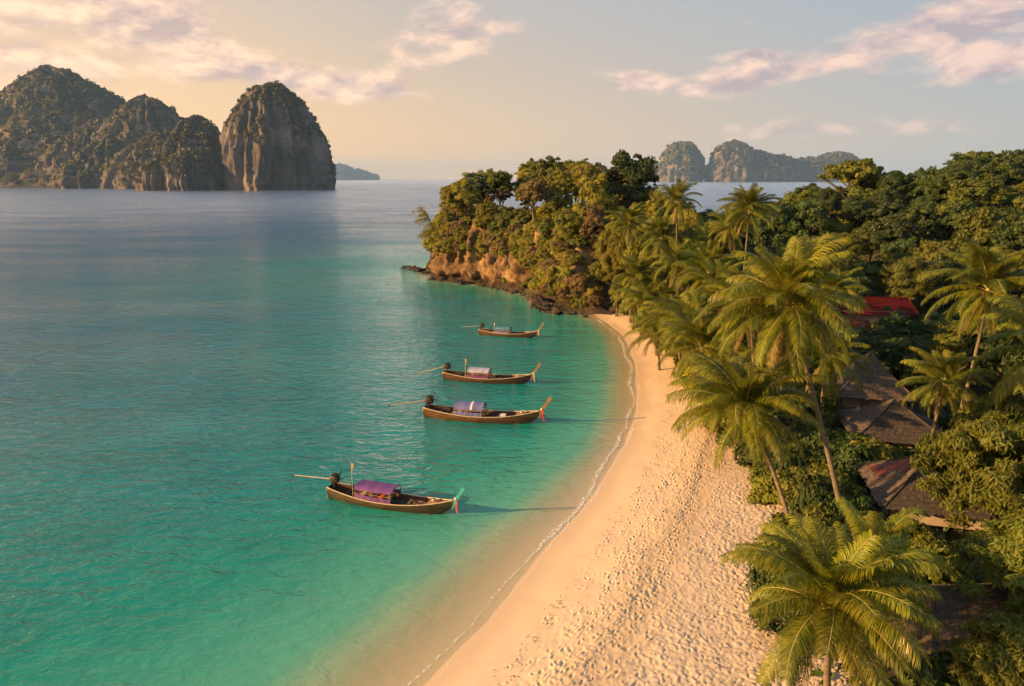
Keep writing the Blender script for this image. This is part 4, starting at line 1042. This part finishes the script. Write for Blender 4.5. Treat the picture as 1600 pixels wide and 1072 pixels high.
# saddle
scatter(36, (34, 72), (122, 205), 4.4, lambda x, y: sd1(x, y) > 6,
        lambda x, y, r: tree('tree in the saddle beside the hill', x, y, r.uniform(6.5, 8.5), r.uniform(3.0, 4.0), r.choice([M_LEAF_DARK, M_LEAF_MID, M_LEAF_MID]), r, 'trees in the saddle'), 2)
# hill
scatter(95, (50, 145), (97, 186), 4.9, lambda x, y: free(x, y) and x > 50 + max(0, (y - 130)) * .35,
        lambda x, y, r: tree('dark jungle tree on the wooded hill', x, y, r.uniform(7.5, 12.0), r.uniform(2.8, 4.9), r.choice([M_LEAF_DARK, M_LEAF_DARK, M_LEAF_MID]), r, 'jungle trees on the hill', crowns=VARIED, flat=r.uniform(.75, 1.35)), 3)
# lower dark trees between huts and red roof, and beyond the palms
scatter(26, (36, 66), (68, 86), 3.6, lambda x, y: free(x, y, .5),
        lambda x, y, r: tree('low dark tree below the red roof', x, y, r.uniform(4.2, 5.6), r.uniform(2.2, 3.0), M_LEAF_DARK, r, 'low trees in the hollow'), 4)
scatter(30, (24, 52), (84, 122), 4.0, lambda x, y: sd1(x, y) > 8 and free(x, y, 1) and x < 47,
        lambda x, y, r: tree('grove tree behind the beach palms', x, y, r.uniform(7.0, 10.0), r.uniform(2.8, 3.8), r.choice([M_LEAF_MID, M_LEAF_DARK, M_LEAF_GOLD]), r, 'trees of the grove behind the beach palms', crowns=VARIED, flat=r.uniform(.9, 1.4)), 5)
scatter(22, (40, 80), (46, 86), 4.2, lambda x, y: free(x, y, 2) and x > 41,
        lambda x, y, r: tree('dark tree behind the right-hand palms', x, y, r.uniform(6.5, 9.0), r.uniform(2.8, 3.8), r.choice([M_LEAF_DARK, M_LEAF_MID]), r, 'trees behind the right-hand palms'), 6)
# shrubs under the palms, the green front along the sand
def front_t(y): return float(np.interp(y, [40, 50, 62, 75, 97, 118], [14, 11.5, 7.6, 6.2, 4.2, 3.2]))
scatter(95, (14, 32), (46, 120), 1.8, lambda x, y: front_t(y) < (x - float(shore_x(y))) / 1.15 < front_t(y) + 8 and free(x, y),
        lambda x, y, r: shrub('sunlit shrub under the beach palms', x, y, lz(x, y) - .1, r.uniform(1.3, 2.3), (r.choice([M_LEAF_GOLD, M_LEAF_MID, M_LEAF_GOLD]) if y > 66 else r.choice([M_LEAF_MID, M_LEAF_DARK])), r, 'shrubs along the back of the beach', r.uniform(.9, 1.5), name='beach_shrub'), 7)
scatter(26, (13.5, 24), (31, 50), 1.8, lambda x, y: (x - float(shore_x(y))) / 1.15 > 14.2 and free(x, y, .2),
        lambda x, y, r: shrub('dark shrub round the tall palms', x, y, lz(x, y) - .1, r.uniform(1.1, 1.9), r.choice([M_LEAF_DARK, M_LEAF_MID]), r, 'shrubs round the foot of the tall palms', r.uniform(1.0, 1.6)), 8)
scatter(30, (19, 40), (22, 72), 2.2, lambda x, y: free(x, y, .0) and (x - float(shore_x(y))) / 1.15 > 17,
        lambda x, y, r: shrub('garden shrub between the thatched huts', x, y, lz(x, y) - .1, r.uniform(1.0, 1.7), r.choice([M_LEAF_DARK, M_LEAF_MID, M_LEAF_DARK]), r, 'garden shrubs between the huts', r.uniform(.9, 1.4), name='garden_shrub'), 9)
for k, (x, y) in enumerate([(39.4, 85.4), (40.9, 85.0), (42.4, 84.8), (44, 84.6), (46, 83.9), (48.2, 84.2), (50.6, 83.6), (53.0, 83.9), (55, 84.4)]):
    shrub('hedge bush below the red roof', x, y, lz(x, y) + (1.9 if k < 4 else 1.0), 2.0, M_LEAF_RED if k % 2 else M_LEAF_DARK, tr, 'hedge bushes below the red roof', 1.2, name='hedge_bush')

# ground cover
gr = np.random.default_rng(55); N = 26000
gxv = gr.uniform(-20, 140, N * 4); gyv = gr.uniform(24, 200, N * 4)
ok = (np.abs(gxv) < .75 * (gyv * .97 + 4) + 4)
sdv = shore_sd(gxv, gyv); ok &= np.where(gyv < 122, sdv > 15.5, sdv > 4)
gxv, gyv = gxv[ok][:N], gyv[ok][:N]; gzv = land_z(gxv, gyv)
n_ = len(gxv); kk = 4
c_ = np.stack([gxv, gyv, gzv + .2], -1)[:, None] + gr.normal(size=(n_, kk, 3)) * np.array((.45, .45, .22))
a_ = gr.normal(size=(n_, kk, 3)); a_ /= np.linalg.norm(a_, axis=2)[..., None]; b_ = np.cross(a_, gr.normal(size=a_.shape)); b_ /= np.linalg.norm(b_, axis=2)[..., None]
sz_ = gr.uniform(.12, .30, (n_, kk))[..., None]
quad = np.stack([c_ - a_ * sz_, c_ + b_ * sz_ * .6, c_ + a_ * sz_, c_ - b_ * sz_ * .6], 2).reshape(-1, 3)
gc = obj('undergrowth', mesh_np('undergrowth', quad, np.arange(len(quad)).reshape(-1, 4), M_LEAF_DARK))
tag(gc, 'low leafy undergrowth covering the forest floor', 'undergrowth', kind='stuff')

# dry leaves and twigs dropped on the sand
lr = np.random.default_rng(66); nl_ = 900
ly = np.exp(lr.uniform(math.log(22), math.log(100), nl_)); ft = np.interp(ly, [40, 50, 62, 75, 97, 118], [14, 11.5, 7.6, 6.2, 4.2, 3.2])
lt_ = np.where(lr.random(nl_) < .75, ft - np.abs(lr.normal(0, 2.2, nl_)), lr.normal(3.1, .35, nl_)); lx = shore_x(ly) + lt_ * 1.15
la, lw, ll = lr.uniform(0, 6.28, nl_), lr.uniform(.015, .04, nl_), lr.uniform(.05, .16, nl_)
lz_ = beach_z(lt_) + .05
ca_, sa_ = np.cos(la), np.sin(la)
quad = np.stack([np.stack([lx + ca_ * ll * i - sa_ * lw * j, ly + sa_ * ll * i + ca_ * lw * j, lz_ + .03 * abs(j) + .01], -1) for i, j in ((-1, 0), (0, 1), (1, 0), (0, -1))], 1).reshape(-1, 3)
tag(obj('leaf_litter', mesh_np('leaf_litter', quad, np.arange(len(quad)).reshape(-1, 4), M_BARK)), 'dry leaves and twigs scattered on the sand', 'litter', kind='stuff')

# ------------------------------------------------------------------ thatched huts
M_THATCH = pbr('thatch', (0.145, 0.098, 0.064), (0.06, 0.042, 0.03), 4.0, 0.95, 0.9, 14, stretch=(1, 1, 1), bdist=.05)
M_THATCH_SHADED = pbr('shaded_thatch', (0.08, 0.058, 0.042), (0.036, 0.028, 0.022), 4.0, 0.95, 0.9, 14, bdist=.05)  # same thatch darkened: shade of slopes turned from the sun, put into colour
M_PLASTER = pbr('plaster', (0.42, 0.32, 0.21), (0.34, 0.25, 0.16), 1.2, 0.9, 0.2)
M_WOOD = pbr('weathered_wood', (0.22, 0.14, 0.08), (0.13, 0.085, 0.05), 3, 0.8, 0.3, 12, stretch=(1, 1, .2))
M_REDTIN = pbr('red_tin', (0.085, 0.005, 0.004), (0.05, 0.004, 0.003), 0.6, 0.85, 0.15, spec=0.08)
M_RUST = pbr('red_rust_sheet', (0.16, 0.03, 0.022), (0.09, 0.03, 0.025), 2.5, 0.7, 0.3)
M_DARKIN = pbr('dark_interior', (0.03, 0.022, 0.016), (0.02, 0.015, 0.012), 2, 0.9, 0.1)  # near-black colour that carries the shade inside openings
M_PINK = pbr('pink_plaster', (0.46, 0.25, 0.21), (0.36, 0.19, 0.16), 2, 0.9, 0.2)

def slope_part(root, E0, E1, R0, R1, n, mat, seed, concave=.22):
    r = random.Random(seed); E0, E1, R0, R1 = map(Vector, (E0, E1, R0, R1))
    nrm = (E1 - E0).cross((R0 + R1) / 2 - E0).normalized()
    def pt(u, t):
        p = E0.lerp(E1, u).lerp(R0.lerp(R1, u), t); return p - Vector((0, 0, concave * math.sin(math.pi * t)))
    deck = MB(); m_ = 8
    vs = [pt(i / m_, j / m_) - nrm * .05 for j in range(m_ + 1) for i in range(m_ + 1)]
    deck.add(vs, [(j * 9 + i, j * 9 + i + 1, (j + 1) * 9 + i + 1, (j + 1) * 9 + i) for j in range(m_) for i in range(m_)])
    so = deck.build('roof_slope', M_DARKIN, root)
    for k in range(n):
        t0 = k / n - .015; t1 = min(1.0, (k + 1.25) / n); w = (pt(0, max(t0, 0)) - pt(1, max(t0, 0))).length
        seg = max(4, int(w / .16)); c = MB(); vs = []
        for i in range(seg + 1):
            u = i / seg; jag = r.uniform(-.10, .04) - (.16 * r.random() if k == 0 else 0)
            lo = pt(u, max(0, t0)) + (pt(u, 0.0) - pt(u, .1)).normalized() * (-jag) + nrm * (.07 + r.uniform(-.012, .02)); hi = pt(u, t1) + nrm * .012
            mdl = (lo + hi) / 2 + nrm * (.02 + r.uniform(-.01, .015))
            vs += [hi, mdl, lo, lo - nrm * .07]
        c.add(vs, [(4 * i + e, 4 * i + e + 1, 4 * i + 5 + e, 4 * i + 4 + e) for i in range(seg) for e in range(3)])
        c.build('thatch_course', mat, so)
    return so, pt, nrm

def hip_hut(label, cx, cy, a, b, r_, rz, ze, zr, mats, seed, courses=9, group='thatched huts behind the beach', style=0):
    gz = lz(cx, cy) - .1
    root = thing('thatched_hut', label, 'hut', (cx, cy, gz), rz, group); e, q = ze - gz, zr - gz
    L_ = (-r_, 0, q); R_ = (r_, 0, q)
    slopes = [((-a, -b, e), (a, -b, e), L_, R_), ((a, -b, e), (a, b, e), R_, R_), ((a, b, e), (-a, b, e), R_, L_), ((-a, b, e), (-a, -b, e), L_, L_)]
    out_ = [slope_part(root, *s, courses, mats[i % len(mats)], seed + i) for i, s in enumerate(slopes)]
    rd = MB(); 
    for (x0, y0) in ((-a, -b), (a, -b), (a, b), (-a, b)):               # bundles of thatch along the hips and the ridge
        px_ = -r_ if x0 < 0 else r_; P = [Vector((x0, y0, e)).lerp(Vector((px_, 0, q)), t) - Vector((0, 0, .22 * math.sin(math.pi * t) - .09)) for t in (0, .2, .4, .6, .8, 1)]
        MB().tube(P, .085, 6).build('hip_roll', mats[0], root, True)
    if r_ > .1: MB().tube([(-r_, 0, q + .08), (r_, 0, q + .08)], .11, 7).build('ridge_roll', mats[0], root, True)
    else: MB().tube([(0, 0, q - .05), (0, 0, q + .22)], [.2, .05], 8).build('ridge_cap', mats[0], root)
    wa, wb = a - .75, b - .75
    if style == 1:                                                  # open lower storey under a plaster band
        for (x, y, dx_, dy_) in ((0, -wb, 2 * wa, .16), (0, wb, 2 * wa, .16), (-wa, 0, .16, 2 * wb - .17), (wa, 0, .16, 2 * wb - .17)):
            MB().box((x, y, e - .50), (dx_, dy_, 1.30)).build('wall', M_PLASTER, root)
        MB().box((0, .4, .55), (2 * wa - .4, 2 * wb - 1.6, 1.5)).build('inner_wall', M_DARKIN, root)  # near-black box paints the shade inside the open storey
        MB().box((0, 0, .10), (2 * wa + .9, 2 * wb + .9, .18)).build('floor', M_PLASTER, root)
    else:
        for (x, y, dx_, dy_) in ((0, -wb, 2 * wa, .16), (0, wb, 2 * wa, .16), (-wa, 0, .16, 2 * wb - .17), (wa, 0, .16, 2 * wb - .17)):
            MB().box((x, y, (e + .15) / 2), (dx_, dy_, e + .15)).build('wall', M_PLASTER, root)
        dr = MB().box((0, 0, 0), (.95, .08, 1.9)).build('door', M_WOOD, root, loc=(-.8, -wb - .11, 1.05)); MB().box((.36, -.06, 0), (.05, .05, .16)).build('handle', M_STEEL, dr)
        wn = MB().box((0, 0, 0), (1.0, .07, .8)).build('window', M_DARKIN, root, loc=(1.2, -wb - .105, 1.35))
        for zz in (-.43, .43): MB().box((0, -.03, zz), (1.12, .08, .06)).build('frame', M_WOOD, wn)
    for sx in (-1, 1):
        for sy in (-1, 1): MB().tube([(sx * (a - .35), sy * (b - .35), 0), (sx * (a - .35), sy * (b - .35), e + .12)], .085, 7).build('post', M_WOOD, root)
    return root, out_
h3, sl = hip_hut('thatched hut with faded red sheets patched on its left roof slope, above a plaster wall', 28.3, 43.2, 3.5, 3.7, 0, -.25, 3.25, 5.9, [M_THATCH_SHADED, M_THATCH], 3, 10, style=1)  # front slope's shade is painted by the darker thatch, left slope stays lighter
so, pt, nrm = sl[3]
pr = random.Random(5)
for k, (u, t) in enumerate([(.22, .42), (.36, .30), (.36, .50), (.50, .40), (.50, .60), (.30, .64), (.20, .24)]):
    c = pt(u, t) + nrm * .10; ux = (pt(u + .05, t) - pt(u, t)).normalized(); uy = (pt(u, t + .05) - pt(u, t)).normalized()
    w, h_ = .48, .36; vs = []
    for dn in (0, .03):
        for i in range(7):
            f = -1 + i / 3; wv = .018 * (i % 2)
            vs += [c + ux * w * f - uy * h_ + nrm * (dn + wv), c + ux * w * f + uy * h_ + nrm * (dn + wv)]
    f_ = [(2 * i, 2 * i + 2, 2 * i + 3, 2 * i + 1) for i in range(6)]; MB().add(vs, [tuple(x + 14 for x in f) for f in f_] + [f[::-1] for f in f_] + [(2 * i, 14 + 2 * i, 16 + 2 * i, 2 * i + 2) for i in range(6)] + [(2 * i + 3, 17 + 2 * i, 15 + 2 * i, 2 * i + 1) for i in range(6)]).build('roof_patch', M_RUST if k != 3 else M_THATCH, so)
hip_hut('thatched hut with a curled pale roof edge, between the patched roof and the rearmost hut', 32.3, 54.8, 3.8, 3.7, 0, -.22, 3.45, 5.9, [M_THATCH_SHADED, M_THATCH_SHADED, M_THATCH, M_THATCH], 13, 10)  # front and right slopes get the thatch with shade in its colour
hip_hut('rearmost thatched hut with a steep grey-brown pyramid roof', 35.5, 65.5, 3.6, 3.6, 0, -.2, 3.6, 7.2, [M_THATCH], 23, 12)
hip_hut('nearest thatched hut with a long ridge, half hidden by foliage at the lower right', 22.8, 29.4, 4.2, 2.9, 2.4, .04, 2.9, 4.7, [M_THATCH], 33, 9)

# red-roofed building
gz = lz(47.6, 90)
rb = thing('red_roof_building', 'long low building with a deep red metal roof at the foot of the hill', 'building', (47.6, 90, gz), R(-5))
e, q = 7.2 - gz, 8.55 - gz
for (x, y, dx_, dy_) in ((-1.5, -3.2, 10.2, .2), (-1.5, 3.2, 10.2, .2), (-6.5, 0, .2, 6.2), (3.5, 0, .2, 6.2)): MB().box((x, y, e / 2), (dx_, dy_, e + .2)).build('wall', M_PLASTER, rb)
for sgn in (-1, 1):
    for k in range(12):                                             # roofing sheets with standing ribs
        x0 = -7 + k; vs = []; ng = 10
        for i in range(ng + 1):
            x = x0 + i * .1 + (.0 if i else .004); zz = .035 * (1 if i % 5 == 0 else 0)
            vs += [(x, sgn * 4.0, e - .2 + zz + .004 * (k % 2)), (x, 0, q + zz + .004 * (k % 2))]
        fs = [(2 * i, 2 * i + 2, 2 * i + 3, 2 * i + 1) for i in range(ng)]
        MB().add(vs, fs if sgn < 0 else [f[::-1] for f in fs]).build('roof_sheet', M_REDTIN, rb)
MB().tube([(-7, 0, q + .03), (5, 0, q + .03)], .10, 7).build('ridge_cap', M_REDTIN, rb)
for k in range(4):
    w_ = MB().box((0, 0, 0), (1.1, .08, 1.0)).build('window', M_DARKIN, rb, loc=(-5.0 + 2.3 * k, -3.34, 1.7)); MB().box((0, -.03, -.55), (1.25, .14, .07)).build('sill', M_WOOD, w_)
# garden wall and blossom by the tall palm's foot
gw = tag(obj('garden_wall', None), 'low faded pink garden wall at the foot of the tall leaning palm', 'wall'); gw.location = (22.6, 42.4, lz(22.6, 42.4) - .1); gw.rotation_euler = (0, 0, -.9)
MB().box((0, 0, .6), (2.6, .2, 1.2)).build('panel', M_PINK, gw); MB().box((0, 0, 1.24), (2.75, .32, .08)).build('coping', M_PLASTER, gw)
for sx in (-1, 1): MB().box((sx * 1.42, 0, .68), (.3, .3, 1.36)).build('pier', M_PINK, gw)

# ------------------------------------------------------------------ tell look-alikes apart by where they stand
UNITS = 'first second third fourth fifth sixth seventh eighth ninth tenth eleventh twelfth thirteenth fourteenth fifteenth sixteenth seventeenth eighteenth nineteenth twentieth twenty-first twenty-second twenty-third twenty-fourth twenty-fifth'.split()
def nth(k): return UNITS[k]
bygroup = {}
for o in scene.objects:
    if o.parent is None and 'label' in o and 'group' in o: bygroup.setdefault((o['group'], o['label']), []).append(o)
for (g_, lab), os_ in bygroup.items():
    if len(os_) < 2: continue
    os_.sort(key=lambda o: o.location.y)
    nrow = max(1, math.ceil(len(os_) / (12 if len(os_) < 200 else 22))); per = math.ceil(len(os_) / nrow)
    for k in range(nrow):
        row = sorted(os_[k * per:(k + 1) * per], key=lambda o: o.location.x / o.location.y)
        for j, o in enumerate(row):
            o['label'] = lab + ', ' + nth(j) + ' from left' + ('' if nrow == 1 else ' in ' + ('front' if k == 0 else 'back' if k == nrow - 1 else nth(k)) + ' row')
